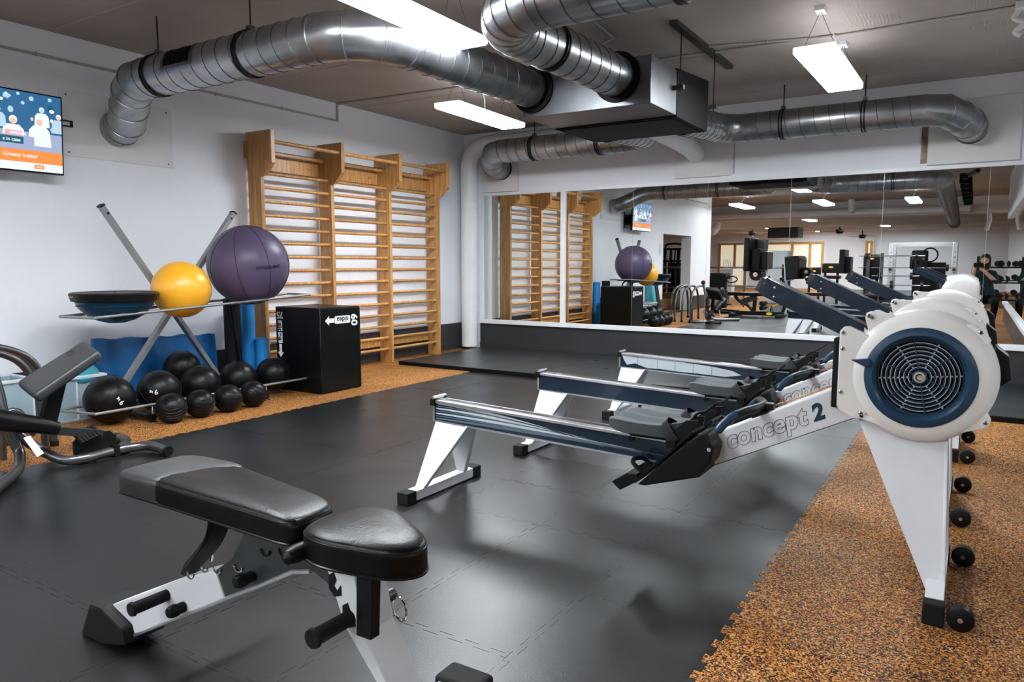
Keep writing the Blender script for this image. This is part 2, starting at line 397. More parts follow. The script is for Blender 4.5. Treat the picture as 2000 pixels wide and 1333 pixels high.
MB().box(.56, 6, ye, 8.5, -.011, -.0005).build('floor_covering', 'orange', floor); MB().box(-14, -6.32, ye, 8.5, -.011, -.0005).build('floor_covering', 'orange', floor)
ceil = struct(MB().box(-14, 6, -21, 8.6, ZC, ZC+.1), 'ceiling', 'ceiling')
for y, z, d in ((-6.2, 2.5, .7), (-11.8, 2.52, .6), (-16.5, 2.55, .5)):
    MB().box(-14, 6, y-d, y, z, ZC).build('beam', 'board', ceil)
# faint board joints of the cast ceiling, running across the room
for y in (1.3, 3.0, 4.9, 6.32, 7.9):
    MB().box(-6.0, .55, y, y+.012, ZC-.004, ZC+.01).build('ceiling_joint', 'conduit', ceil)
# back wall with the mirrors
wb = struct(MB().box(-6.3, .8, YM+.006, YM+.2, 0, ZC), 'wall_back', 'wall')
MB().box(-5.80, .55, YM-.012, YM+.006, 0, .36).build('wainscot', 'wains', wb)
MB().box(-5.80, .55, YM-.024, YM-.010, 0, .095).build('skirting', 'wains', wb, bev=.003)
struct(MB().box(-5.78, .55, YM-.045, YM+.006, .358, .412), 'trim_1', 'white', bev=.004)
struct(MB().box(-5.78, .55, YM-.014, YM+.006, 2.092, 2.13), 'trim_2', 'white', bev=.003)
struct(MB().box(-4.54, -4.465, YM-.020, YM+.006, .412, 2.092), 'trim_3', 'white', bev=.003)
struct(MB().box(-5.79, -5.74, YM-.014, YM+.006, .412, 2.092), 'trim_4', 'white', bev=.003)
xs = [(-5.74, -5.46), (-5.46, -4.54), (-4.465, -3.55), (-3.55, -2.635), (-2.635, -1.725), (-1.725, -.83), (-.83, .07), (.07, .55)]
for a, c in xs:
    MB().box(a+.0012, c-.0012, YM-.004, YM, .412, 2.092).build('mirror_panel', 'mirror', wb)
    MB().box(c-.0028, c+.0028, YM-.003, YM-.0005, .412, 2.092).build('mirror_joint', 'seam', wb)
# boards screwed to the wall where the ducts enter
def board(name, ax, c, r0, r1, z0, z1, screws=True):
    d = .022
    if ax == 'y':
        o = MB().box(r0, r1, c-d, c+.002, z0, z1).build(name, 'board', wb, bev=.002)
    else:
        o = MB().box(c-.002, c+d*.4, r0, r1, z0, z1).build(name, 'board', wl, bev=.001)
        for y in (r0+.05, r1-.05):
            for z in (z0+.03, z1-.04): MB().cyl((c+.005, y, z), (c+.012, y, z), .007, 8).build('screw', 'dkgrey', o)
board('wall_board', 'y', YM, -5.75, -5.18, 2.14, 2.86); board('wall_board', 'y', YM, -3.03, -2.39, 2.165, 2.66)
board('wall_board', 'y', YM, -.46, .29, 2.14, 2.74)
MB().box(-.52, -.465, YM+.002, YM+.008, 2.16, 2.62).build('stain', 'stain', wb)
MB().box(-2.36, -2.345, YM-.002, YM+.008, 2.18, 2.66).build('old_cable', 'conduit', wb)
# left wall with doorway
l = MB().box(X0-.25, X0, .65, 8.55, 0, ZC).box(X0-.25, X0, -1.29, .65, 1.86, ZC).box(X0-.25, X0, -2.9, -1.29, 0, ZC)
wl = struct(l, 'wall_left', 'wall')
MB().box(X0, X0+.006, .65, 8.38, 0, .36).build('wainscot', 'wains', wl); MB().box(X0, X0+.014, .65, 8.38, 0, .095).build('skirting', 'wains', wl, bev=.003)
MB().box(X0, X0+.006, -2.9, -1.29, 0, .36).build('wainscot', 'wains', wl)
board('wall_board', 'x', X0, 3.06, 4.0, 2.02, 2.53)
# right wall: mirrored as well, beam above
wr = struct(MB().box(.556, .75, -1.4, YM, 0, 2.08).box(.50, .75, -1.4, YM, 2.08, ZC), 'wall_right', 'wall')
MB().box(.538, .556, -1.4, YM-.02, 0, .36).build('wainscot', 'wains', wr)
struct(MB().box(.505, .556, -1.4, YM-.046, .358, .412), 'trim_5', 'white', bev=.004)
for k in range(10):
    a = -1.4+k*.975; MB().box(.550, .555, a+.002, a+.973, .412, 2.08).build('mirror_panel', 'mirror', wr)
# walls of the hall behind the photographer
wh = struct(MB().box(-14, 6, -20.2, -20, 0, ZC), 'wall_far', 'wall')
struct(MB().box(-14.2, -14, -20.2, 8.6, 0, ZC), 'wall_side_left', 'brick'); struct(MB().box(6, 6.2, -20.2, 8.6, 0, ZC), 'wall_side_right', 'brick')
struct(MB().box(-14, -6.32, 8.4, 8.6, 0, ZC), 'wall_corner', 'wall'); struct(MB().box(.8, 6, 8.4, 8.6, 0, ZC), 'wall_corner_right', 'wall')
# glazed wooden partitions on the far wall
def window(n, x0, x1, z0, z1, mull, door=False):
    w = struct(MB().box(x0, x1, -19.99, -19.98, z0, z1), ('door_%d' if door else 'window_%d') % n, 'warm')
    t = .11
    for nm, bx in (('frame_top', (x0, x1, z1-t, z1)), ('frame_bottom', (x0, x1, z0, z0+t)), ('frame_side', (x0, x0+t, z0+t, z1-t)), ('frame_side', (x1-t, x1, z0+t, z1-t))):
        MB().box(bx[0], bx[1], -19.98, -19.86, bx[2], bx[3]).build(nm, 'wood', w, bev=.01)
    for x in mull: MB().box(x-t/2, x+t/2, -19.98, -19.88, z0+t, z1-t).build('mullion', 'wood', w)
    es = [x0+t]+[m for m in mull]+[x1-t]
    for a, c in zip(es, es[1:]): MB().box(a+.04, c-.04, -19.95, -19.94, z0+t, z1-t).build('pane', 'glass', w)
    return w
window(1, -10.9, -9.5, .0, 2.2, [-10.1], True)
window(2, -9.5, -6.0, .85, 2.2, [-8.6, -7.4, -6.6])
window(3, -4.25, -3.95, 0, 2.2, [], True)
# floor mats in front of the mirror: three gym mats side by side
mx = [-5.66, -3.83, -1.95, .06]
for i, (a, c, lb) in enumerate(((-5.66, -3.83, 'left one of the black vinyl floor mats under the mirror, by the corner pipe'), (-3.826, -1.95, 'middle black vinyl floor mat along the mirror, behind the far rower'), (-1.946, .45, 'right black vinyl floor mat along the mirror, behind the flywheels'))):
    t = thing('gym_mat', lb, 'mat', ((a+c)/2, 7.4, 0), 'gym mats laid along the mirror wall')
    MB().box(a, c, 6.49, 8.34, .0005, .040).build('mat_core', 'matside', t, bev=.004)
    MB().box(a+.001, c-.001, 6.491, 8.339, .0402, .0445).build('mat_cover', 'mat_', t, bev=.002)
# white corner pipe
t = thing('corner_pipe', 'thick white pipe rising in the corner and bending along under the ceiling', 'pipe', (-5.87, 8.2, 0))
path = [(-5.86, 8.21, .045), (-5.86, 8.21, 2.45)]+arc((-5.56, 8.21, 2.45), (-1, 0, 0), (0, 0, 1), .30, 0, 90, 7)[1:]+[(-3.3, 8.21, 2.75)]
MB().tube(path, .112, 22).build('pipe', 'white', t)
for z in (.30, .36, 1.2, 2.0): MB().ring((-5.86, 8.21, z), (0, 0, 1), .1125, .0035, 24, 5).build('joint', 'white', t)
t = thing('short_pipe', 'white capped pipe sloping from the air handler down into the back wall', 'pipe', (-2.79, 7.4, 2.4))
MB().tube([(-2.79, 6.28, 2.56), (-2.79, 7.95, 2.495), (-2.79, 8.22, 2.47), (-2.79, YM+.01, 2.43)], .105, 22).build('pipe', 'white', t)
# conduits
def conduit(name, label, pts, r=.011, clips=True):
    t = thing(name, label, 'conduit', pts[0]); MB().tube(pts, r, 8).build('pipe', 'conduit', t)
    if clips:
        for a, b_ in zip(pts, pts[1:]):
            a, b_ = Vector(a), Vector(b_); n = int((b_-a).length/.8)
            for k in range(1, n+1): MB().ring(a.lerp(b_, k/(n+1)), (b_-a), r+.003, .004, 10, 4).build('clip', 'conduit', t)
conduit('conduit', 'thin painted conduit along the left wall turning up to the ceiling by the wall bars', [(X0+.013, -2.5, 2.74), (X0+.013, 6.0, 2.75), (X0+.013, 6.0, ZC-.013), (-1.0, 6.28, ZC-.013)])
conduit('conduit', 'conduit run on the ceiling above the narrow lamp near the wall bars', [(-4.45, 3.9, ZC-.013), (-4.30, 5.2, ZC-.02), (-4.24, 7.0, ZC-.013)], .018)
conduit('ceiling_cable', 'thin white cable looping across the dark ceiling behind the upper duct', [(-2.95, 5.74, ZC-.008), (-2.49, 5.45, ZC-.008), (-2.44, 4.9, ZC-.008), (-2.9, 4.4, ZC-.008)], .006, False)
conduit('ceiling_cable', 'conduit crossing the ceiling from the air handler past the right-hand lamp', [(-1.95, 6.05, ZC-.010), (-1.05, 6.3, ZC-.010), (.45, 6.25, ZC-.010)], .009, True)
# ------------------------------------------------------------------ lamps
def lamp(cx, cy, w, l, z, rot, label, wires=True, grp='rectangular ceiling lamps'):
    t = thing('ceiling_lamp', label, 'lamp', (cx, cy, z), grp); t.rotation_euler = (0, 0, rot)
    f = MB().box(-w/2, w/2, -l/2, l/2, .006, .050); f.build('lamp_body', 'fixture', t, bev=.004, off=(0, 0, 0))
    MB().box(-w/2+.010, w/2-.010, -l/2+.010, l/2-.010, .0, .0055).build('diffuser', 'lamp', t, off=(0, 0, 0))
    if wires:
        for sy in (-1, 1):
            y = sy*l*.36
            MB().box(-.03, .03, y-.06, y+.06, ZC-z-.03, ZC-z).build('ceiling_bracket', 'white', t, off=(0, 0, 0))
            for sx in (-1, 1): MB().tube([(0, y, ZC-z-.02), (sx*w*.42, y+sy*.02, .05)], .0018, 5).build('suspension_wire', 'wire', t, off=(0, 0, 0))
        MB().tube(bez([(0, -.05, ZC-z-.02), (.03, -.02, .2), (.0, .04, .15), (0, .05, .05)], 5), .004, 6).build('power_cable', 'white', t, off=(0, 0, 0))
lamp(-2.79, 3.235, .245, 1.47, 2.55, .02, 'large bright ceiling lamp cut off by the top edge, under the bend of the ducts')
lamp(-4.19, 6.11, .27, 1.24, 2.6, .04, 'narrow ceiling lamp on wires beyond the left duct, near the wall bars')
lamp(-1.0, 6.08, .27, 1.32, 2.6, -.01, 'ceiling lamp on the right, above the long duct by the mirror wall')
for x, y, lb in ((-3.02, 1.55, 'lamp seen at the top edge of the mirror, reflected beside the ducts'), (-5.15, -2.5, 'leftmost of the middle row of lamps seen in the mirror'), (-3.2, -2.5, 'centre lamp of the middle row seen in the mirror'), (-1.3, -2.8, 'right lamp of the middle row seen in the mirror, left of the hanging duct'),
                 (-4.75, -9.2, 'lamp seen in the mirror below the second ceiling beam, above the fans'), (-3.0, -14.5, 'lamp seen in the mirror, first of three above the squat rack'), (-2.4, -17.4, 'lamp seen in the mirror, last of three above the squat rack'),
                 (-7.2, -14.2, 'faraway lamp seen in the mirror above the wooden window frames'), (-9.6, -9.5, 'faraway lamp seen in the mirror beside the white elbow pipe'), (-6.0, -18, 'faraway lamp seen in the mirror above the office windows'), (2.6, -6, 'lamp in the right part of the hall behind, mostly hidden in the mirror')):
    lamp(x, y, .27, 1.5, 2.62 if y > -6 else 2.6, 0, lb, y > -6)
# ------------------------------------------------------------------ ducts
def duct(label, path, r=.141, seams=.135, coll=(), gores=(), loc=None, cat='duct', clamps=(), rods=()):
    t = thing('ventilation_duct', label, cat, loc or path[0], 'round galvanised ventilation ducts')
    MB().tube(path, r, 32, cap=False).build('duct_pipe', 'galv', t)
    P = [Vector(p) for p in path]
    # spiral seam only on straight stretches longer than .4 m
    for a, b_ in zip(P, P[1:]):
        if (b_-a).length > .4: MB().helix([a, b_], r+.001, seams, .0032, 5, 22).build('spiral_seam', 'seamd', t)
        else: pass
    for p, d in gores: MB().ring(p, d, r+.002, .004, 32, 5).build('gore_seam', 'galv', t)
    for p, d in clamps:
        c = MB(); d = Vector(d).normalized(); p = Vector(p)
        c.band(p-d*.018, d, [(0, r+.002), (0, r+.009), (.012, r+.009), (.012, r+.002)], 32); c.band(p+d*.008, d, [(0, r+.002), (0, r+.009), (.012, r+.009), (.012, r+.002)], 32)
        o = c.build('clamp_band', 'blkm', t)
        if rods:
            MB().tube([p+V(0, 0, r), (p.x, p.y, ZC)], .006, 6).build('hanger_rod', 'wire', t)
            MB().box(p.x-.02, p.x+.02, p.y-.02, p.y+.02, p.z+r+.004, p.z+r+.035).build('hanger_nut', 'galvflat', o)
    for p, d in coll:
        p = Vector(p); d = Vector(d).normalized(); MB().band(p, d, [(0, r), (0, r+.035), (.02, r+.035), (.02, r+.004), (.05, r+.004)], 36).build('collar', 'dkcoll', t)
    return t
zA = 2.53
# duct A: left wall outlet - up - along x - bend - air handler
Y_A = 3.26
el = [(X0+.005, 3.46, 2.235), (X0+.10, 3.46, 2.235), (X0+.19, 3.45, 2.27), (X0+.25, 3.43, 2.34), (X0+.31, 3.39, 2.42), (X0+.39, 3.33, 2.49), (X0+.50, Y_A+.02, 2.53)]
el = [(X0+.004, 3.50, 2.285), (X0+.09, 3.50, 2.288), (X0+.20, 3.475, 2.315), (X0+.38, 3.40, 2.405), (X0+.54, 3.33, 2.485), (X0+.70, Y_A+.02, zA), (X0+.86, Y_A, zA)]
bend = arc((-3.42, Y_A+.36, zA), (0, -1, 0), (1, 0, 0), .36, 0, 90, 6)
pathA = el+[(-3.42, Y_A, zA)]+bend[1:]+[(-2.93, 4.955, 2.50)]
gA = [(el[i], Vector(el[i+1])-Vector(el[i-1])) for i in range(1, 6)]+[(bend[i], Vector(bend[min(i+1, 6)])-Vector(bend[max(i-1, 0)])) for i in range(0, 7, 2)]
dA = duct('spiral duct from the left wall outlet, bending into the left hole of the air handler', pathA, gores=gA, coll=[((-2.93, 4.955, 2.50), (0, -1, 0)), ],
          clamps=[((-5.06, Y_A, zA), (1, 0, 0)), ((-4.05, Y_A, zA), (1, 0, 0))], rods=[1])
gr = MB()
for k in range(17):
    a = -4.78+k*.016
    for j in range(4):
        an = math.radians(-92+j*11); a2 = math.radians(-92+(j+1)*11)
        gr.beam((a, Y_A+.146*math.sin(an)*1.0, zA+.146*math.cos(an)), (a, Y_A+.146*math.sin(a2), zA+.146*math.cos(a2)), .005, .012)
pl = MB(); ring = []
for an in range(-100, -36, 8):
    q = math.radians(an); ring.append((q,))
vs = []
for q, in ring: vs += [(-4.83, Y_A+.1435*math.sin(q), zA+.1435*math.cos(q)), (-4.48, Y_A+.1435*math.sin(q), zA+.1435*math.cos(q))]
pl.add(vs, [(2*i, 2*i+1, 2*i+3, 2*i+2) for i in range(len(ring)-1)], True)
g = pl.build('vent_plate', 'galvflat', dA); gr2 = MB()
vs = []
for q, in ring[0:8]: vs += [(-4.80, Y_A+.1445*math.sin(q-.0), zA+.1445*math.cos(q)), (-4.51, Y_A+.1445*math.sin(q), zA+.1445*math.cos(q))]
gr2.add(vs, [(2*i, 2*i+1, 2*i+3, 2*i+2) for i in range(1, 6)], True); gr2.build('vent_opening', 'fan', g)
o = gr.build('louvre', 'blkm', g); o['kind'] = 'stuff'
# duct B: air handler - bend - to the right - elbow - back over the camera
bend = arc((-1.93, 3.69, 2.5), (-1, 0, 0), (0, -1, 0), .36, 0, 90, 6)
p2 = [(-2.235, 4.955, 2.5), (-2.29, 3.69, 2.5)]+bend[1:]+[(-.85, 3.33, 2.5)]
e2 = arc((-.85, 2.99, 2.5), (0, 1, 0), (1, 0, 0), .34, 0, 90, 5)
p2 = p2+e2[1:]+[(-.51, 1.6, 2.46), (-.54, -3.5, 2.40), (-.56, -5.9, 2.33), (-.58, -8, 2.33)]
dB = duct('spiral duct from the right hole of the air handler, turning right out of frame', p2, gores=[(bend[i], Vector(bend[min(i+1, 6)])-Vector(bend[max(i-1, 0)])) for i in range(0, 7, 1)]+[(e2[i], Vector(e2[min(i+1, 5)])-Vector(e2[max(i-1, 0)])) for i in range(0, 6, 1)],
          coll=[((-2.235, 4.955, 2.50), (0, -1, 0))], clamps=[((-2.275, 4.03, 2.5), (0, 1, 0)), ((-1.2, 3.33, 2.5), (1, 0, 0))], rods=[1])
# ducts C and D along the mirror wall
def wall_duct(label, xw, xa, zw, side, xb, z):
    y = 7.76
    s = side
    e = arc((xw-s*.0, y+.0, z), (1, 0, 0), (0, 0, 1), 0, 0, 1, 1)
    # outlet into the wall, slightly lower, then elbow to the run
    el = [(xw-s*.10, YM+.004, zw-.04), (xw-s*.10, YM-.13, zw-.04), (xw-s*.085, YM-.30, zw), (xw-s*.06, YM-.44, zw+.03), (xw-s*.14, YM-.56, z), (xw-s*.30, y, z)]
    el = [(xw, YM+.004, zw), (xw, YM-.12, zw), (xw-s*.02, YM-.27, zw+.01), (xw-s*.09, YM-.41, (zw+z)/2), (xw-s*.20, YM-.53, z), (xw-s*.36, y, z)]
    run = [(xb, y, z)]
    e2 = arc((xb, y-.28, z), (0, 1, 0), (-s, 0, 0), .28, 0, 80, 5)[1:]+[(xb-s*.28, 6.6, z-.08)]
    P = el+run+e2
    return duct(label, P, gores=[(el[i], Vector(el[i+1])-Vector(el[i-1])) for i in range(1, 5)]+[(e2[i], Vector(e2[i+1])-Vector(e2[i-1])) for i in range(1, 4)],
         clamps=[((xw-s*.85, y, z), (1, 0, 0)), ((xb+s*.35, y, z), (1, 0, 0))], rods=[1], coll=[((xw, YM, zw), (0, -1, 0))])
wall_duct('spiral duct along the mirror wall at left, ending beside the white corner pipe', -5.42, 0, 2.44, -1, -3.35, 2.56)
wall_duct('spiral duct along the mirror wall at right, ending in the big wall board', -.115, 0, 2.46, 1, -2.05, 2.56)
# air handler
t = thing('air_handler', 'box-shaped metal ventilation unit hung from the ceiling between the ducts', 'ventilation unit', (-2.5, 5.6, 2.28))
MB().box(-3.02, -1.98, 4.955, 5.47, 2.295, 2.625).build('sheet_metal_plenum', 'galvflat', t, bev=.004)
MB().prism([(5.47, 2.285), (6.22, 2.285), (6.22, 2.70), (5.47, 2.64)], 'x', -3.02, -1.975).build('dark_unit', 'dark', t, bev=.004)
MB().box(-2.98, -2.02, 5.50, 6.19, 2.278, 2.285).build('service_hatch', 'dark', t)
for x in (-1.955, -3.05):
    MB().box(x-.03, x+.03, 4.6 if x < -2 else 5.30, 6.75 if x > -2 else 6.5, ZC-.035, ZC).build('ceiling_rail', 'dkgrey', t)
    for y in (5.42, 6.24):
        MB().tube([(x+(.02 if x > -2 else -.02), y, ZC-.03), (x+(.02 if x > -2 else -.02), y, 2.45)], .005, 6).build('hanger_rod', 'wire', t)
        MB().box(x-.02, x+.05, y-.02, y+.02, 2.47, 2.50).build('hanger_bracket', 'galvflat', t)
# second hanger rail seen between the ducts, left
# white cable bundle hanging from the ceiling at the top right, gives no light
t = thing('cable_fitting', 'small white fitting with a dangling cable at the upper right edge', 'wall fitting', (.16, 6.2, 2.7))
MB().box(.13, .19, 6.16, 6.24, ZC-.05, ZC).build('base', 'white', t, bev=.008)
MB().tube(bez([(.16, 6.2, ZC-.04), (.13, 6.2, ZC-.10), (.19, 6.2, ZC-.14), (.14, 6.2, ZC-.19), (.17, 6.2, ZC-.22)], 6), .018, 8).build('cable_bundle', 'white', t)
# ------------------------------------------------------------------ wall bars
UY = [4.78, 5.69, 6.605, 7.52]
wbars = thing('wall_bars', 'three-bay varnished wooden wall bars on the left wall', 'wall bars', (-5.95, 6.15, 0))
for y in UY:
    MB().box(-6.03, -5.845, y-.022, y+.022, 0, 2.15).build('upright', 'wood', wbars, bev=.004)
    MB().prism([(-6.04, 2.44), (-5.68, 2.44), (-5.68, 2.13), (-5.80, 2.02), (-6.03, 2.02)], 'y', y-.024, y+.024).build('top_bracket', 'wood', wbars, bev=.004)
    MB().box(-6.068, -6.03, y-.03, y+.03, 2.20, 2.36).build('wall_block', 'wood', wbars)
for a, c in zip(UY, UY[1:]):
    for k in range(15):
        z = .165+k*(2.052-.165)/14; rg = MB()
        rings = []
        for y in (a+.02, c-.02): rings.append([(-5.895+.021*math.cos(2*PI*i/12), y, z+.0165*math.sin(2*PI*i/12)) for i in range(12)])
        rg.loft(rings).build('rung', 'wood', wbars)
    MB().cyl((-5.725, a+.01, 2.335), (-5.725, c-.01, 2.335), .020, 14).build('top_rail', 'wood', wbars)
    MB().box(-5.99, -5.94, a+.022, c-.022, 2.245, 2.285).build('inner_rail', 'wood', wbars, bev=.006)
    bb = MB().box(-6.05, -6.02, a+.022, c-.022, 2.10, 2.24).build('back_board', 'wood', wbars, bev=.003)
    MB().ball((-6.015, c-.16, 2.17), .012, 10, 8).build('bolt', 'chrome', bb)
    bb = MB().box(-6.05, -6.02, a+.022, c-.022, .185, .275).build('back_board', 'wood', wbars, bev=.003)
    MB().ball((-6.015, c-.16, .23), .012, 10, 8).build('bolt', 'chrome', bb)
# ------------------------------------------------------------------ television
t = thing('television', 'flat television on the left wall showing a news broadcast', 'television', (-5.93, 2.5, 1.82))
def tvp(u, v, d=0):      # u: 0 left .. 1 right, v: 0 bottom .. 1 top, the set leans forward a little
    return V(-5.86+d+.035*v, 1.99+.96*u, 1.852+.548*v)
def quad(u0, u1, v0, v1, d): return [tvp(u0, v0, d), tvp(u1, v0, d), tvp(u1, v1, d), tvp(u0, v1, d)]
b = MB(); b.add(quad(-.012, 1.012, -.02, 1.02, 0)+quad(-.012, 1.012, -.02, 1.02, -.045), [(0, 1, 2, 3), (7, 6, 5, 4), (0, 4, 5, 1), (1, 5, 6, 2), (2, 6, 7, 3), (3, 7, 4, 0)]); b.build('case', 'blk', t, bev=.005)
def flat(name, polys, m, d, par):
    q = MB()
    for pl_ in polys: q.add([tvp(min(1, max(0, u)), min(1, max(0, v)), d) for u, v in pl_], [tuple(range(len(pl_)))])
    return q.build(name, m, par)
R4 = lambda a, b_, c, d: [(a, c), (b_, c), (b_, d), (a, d)]
def blob(cu, cv, ru, rv, n=16): return [(cu+ru*math.cos(2*PI*i/n), cv+rv*math.sin(2*PI*i/n)) for i in range(n)]
E_ = {k: emit_m('screen_'+k, c) for k, c in dict(blue=(.02, .13, .30), sky=(.45, .68, .85), white=(.85, .90, .95), pink=(.85, .42, .48), peach=(.85, .55, .42), orange=(.93, .28, .05), teal=(.0, .10, .14), violet=(.35, .42, .62)).items()}
scr = flat('screen', [R4(.0, 1, 0, 1)], E_['blue'], .0012, t)
flat('picture_patch', [R4(0, 1, .24, .50)], E_['violet'], .0018, scr)
rr = random.Random(5)
k_ = 0
for cu, cv, sc_, top, skin_ in ((.06, .70, .8, 'white', 'peach'), (.23, .73, .8, 'sky', 'peach'), (.40, .72, .9, 'white', 'peach'), (.56, .70, .9, 'sky', 'peach'), (.86, .76, .9, 'white', 'sky'), (.98, .70, .9, 'sky', 'peach'),
        (.13, .58, 1.1, 'pink', 'peach'), (.33, .56, 1.1, 'white', 'peach'), (.50, .55, 1.15, 'white', 'peach'), (.66, .58, 1.3, 'white', 'peach'), (.84, .60, 1.35, 'white', 'peach')):   # crowd of pale figures, flat picture on the screen
    sc_ *= .72; cv += .02; k_ += 1; d = .0018+.00012*k_
    flat('picture_patch', [[(cu-.085*sc_, cv-.30*sc_), (cu+.085*sc_, cv-.30*sc_), (cu+.075*sc_, cv-.09*sc_), (cu+.045*sc_, cv-.03*sc_), (cu-.045*sc_, cv-.03*sc_), (cu-.075*sc_, cv-.09*sc_)]], E_[top], d, scr)
    flat('picture_patch', [blob(cu, cv+.035*sc_, .030*sc_, .058*sc_)], E_['white'], d+.00003, scr)
    flat('picture_patch', [blob(cu, cv+.018*sc_, .024*sc_, .044*sc_)], E_[skin_], d+.00006, scr)
for q_ in range(26):
    u, v = rr.uniform(.02, .98), rr.uniform(.52, .97); r_ = rr.uniform(.008, .022)
    flat('picture_patch', [blob(u, v, r_, r_*rr.uniform(1.2, 2.4), 9)], E_[rr.choice(['violet', 'sky', 'teal', 'white', 'peach', 'blue'])], .0017+.00004*q_, scr)
flat('picture_patch', [R4(.60, .72, .40, .50)], E_['pink'], .0034, scr)
for u, v, r_ in ((.10, .93, .014), (.17, .88, .02), (.30, .95, .016), (.47, .90, .018), (.62, .92, .022), (.73, .86, .013), (.79, .93, .017), (.92, .95, .014), (.70, .97, .012)):
    flat('picture_patch', [blob(u, v, r_, r_*1.75)], E_['sky'], .0017, scr)
flat('picture_patch', [R4(.1, .80, .27, .44)], E_['violet'], .0036, scr)
flat('picture_patch', [R4(0, 1, .105, .265)], E_['orange'], .0037, scr); flat('picture_patch', [R4(0, 1, 0, .105)], E_['white'], .0037, scr)
flat('picture_patch', [R4(.30, .725, .335, .425)], E_['teal'], .0038, scr); flat('picture_patch', [R4(.795, .865, .03, .085)], E_['orange'], .0039, scr)
for s_, u, v, sz, m in (('s in case', .645, .380, .034, E_['white']), ('Greene \'traitor\'', .705, .190, .036, E_['white']), ('AMERICA', .69, .465, .026, E_['white']), ('18:13', .83, .055, .020, E_['white'])):
    text('screen_text', s_, sz, m, scr, tvp(u, v, .0042), (0, 1, 0), (.0638, 0, 1), extrude=.0002, bold=.0006)
MB().box(X0, X0+.02, 2.2, 2.9, 1.9, 2.3).build('wall_plate', 'blkm', t)
MB().box(X0+.02, -5.90, 2.42, 2.46, 2.0, 2.2).build('bracket_arm', 'blkm', t)
for z in (2.245, 2.285): MB().box(X0+.02, X0+.035, 2.9, 3.14, z-.004, z+.004).build('bracket_rail', 'blkm', t)
MB().box(X0+.0, X0+.035, 3.13, 3.14, 2.245, 2.285).build('bracket_rail', 'blkm', t)
# ------------------------------------------------------------------ ball rack
rk = thing('ball_rack', 'grey X-shaped steel ball rack with two wire trays by the left wall', 'rack', (-5.45, 3.65, 0))
def post(a, b_):
    MB().beam(a, b_, .035, .055, (1, 0, 0)).build('post', 'rackgrey', rk, bev=.003)
    a, b_ = Vector(a), Vector(b_); d = (b_-a).normalized()
    MB().beam(b_-d*.012, b_+d*.004, .038, .058, (1, 0, 0)).build('end_cap', 'blk', rk)
    c = b_-d*.07; MB().cyl(c, c+V(.030, 0, 0), .010, 10).build('hole', 'blk', rk)
M['rackgrey'] = mat('grey_steel_rack', (.30, .31, .32), .38, .6, var=.1); M['gunplate'] = mat('grey_steel_plate', (.12, .13, .135), .36, .7, var=.25, scale=7)
post((-5.62, 4.13, .05), (-5.64, 3.10, 1.62)); post((-5.585, 3.02, .05), (-5.605, 4.255, 1.63))
MB().cyl((-5.65, 3.62, .80), (-5.54, 3.62, .80), .02, 12).build('pivot_bolt', 'dkgrey', rk)
zt = lambda y: .805+.047*(y-2.74)
up = [(-5.125, 2.73, zt(2.74)), (-5.125, 4.67, zt(4.69)), (-5.50, 4.74, zt(4.69)), (-5.50, 2.69, zt(2.70))]
MB().tube(up, .0105, 10, closed=True).build('upper_tray', 'rackgrey', rk)
lo = [(-5.13, 2.70, .135), (-5.13, 4.64, .135), (-5.50, 4.72, .135), (-5.50, 2.62, .135)]
MB().tube(lo, .0105, 10, closed=True).build('lower_tray', 'rackgrey', rk)
for y in (3.12, 4.16):
    MB().cyl((-5.72, y, .04), (-5.14, y, .035), .024, 14).build('foot_tube', 'dkgrey', rk)
    MB().cyl((-5.17, y, .035), (-5.13, y, .035), .028, 14).build('end_cap', 'blk', rk)
    MB().cyl((-5.135, y, .0), (-5.135, y, .13), .005, 8).build('tray_stay', 'rackgrey', rk)
    MB().band((-5.135, y, 0), (0, 0, 1), [(0, .0), (0, .03), (.004, .03), (.012, .006)], 14).build('foot_disc', 'chrome', rk)
for y in (3.3, 4.12): MB().beam((-5.62, y+.05, zt(y)+.0), (-5.47, y, zt(y)), .03, .03).build('tray_bracket', 'blkm', rk)
MB().tube([(-5.47, 4.10, .86), (-5.52, 4.12, .83), (-5.76, 4.40, .05)], .014, 8).build('support_strut', 'blkm', rk)
MB().box(-5.79, -5.58, 3.0, 3.05, .02, .055).build('cross_tube', 'dkgrey', rk)
MB().beam((-5.60, 3.0, .045), (-5.62, 4.2, .045), .03, .03).build('cross_tube', 'dkgrey', rk)
# balls
def seams(par, c, r, planes, m='seamb', rr=.0022, name='seam'):
    for ax, k in planes:
        ax = Vector(ax).normalized(); R = math.sqrt(max(.01, 1-k*k))*r
        MB().ring(Vector(c)+ax*(k*r), ax, R+.0003, rr, 40, 5).build(name, m, par)
def ballthing(name, label, cat, c, r, m, grp=None):
    t = thing(name, label, cat, (c[0], c[1], c[2]-r), grp); sh = MB().ball(c, r, 40, 26).build('ball_skin', m, t); return t
def on_ball(c, r, az, elv, size, roll=0):
    """maps flat text to a sphere; az measured from +x towards +y"""
    c = Vector(c); ca, sa, cr, sr = math.cos(az), math.sin(az), math.cos(roll), math.sin(roll)
    def fn(p):
        x = p.x*cr-p.y*sr; y = p.x*sr+p.y*cr
        a = az+x/(r*math.cos(elv)); e = elv+y/r; R = r+.0010+p.z
        return c+V(math.cos(e)*math.cos(a), math.cos(e)*math.sin(a), math.sin(e))*R
    return fn
cP = V(-5.31, 4.165, 1.165); t = ballthing('exercise_ball', 'big purple exercise ball on the upper tray of the rack', 'ball', cP, .340, 'purple', 'exercise balls')
for k in range(4):
    a = k*PI/4+.62; seams(t, cP, .340, [((math.cos(a), math.sin(a), .15), 0)], 'seamp', .0028)
aC = math.atan2(-4.1, 5.2)
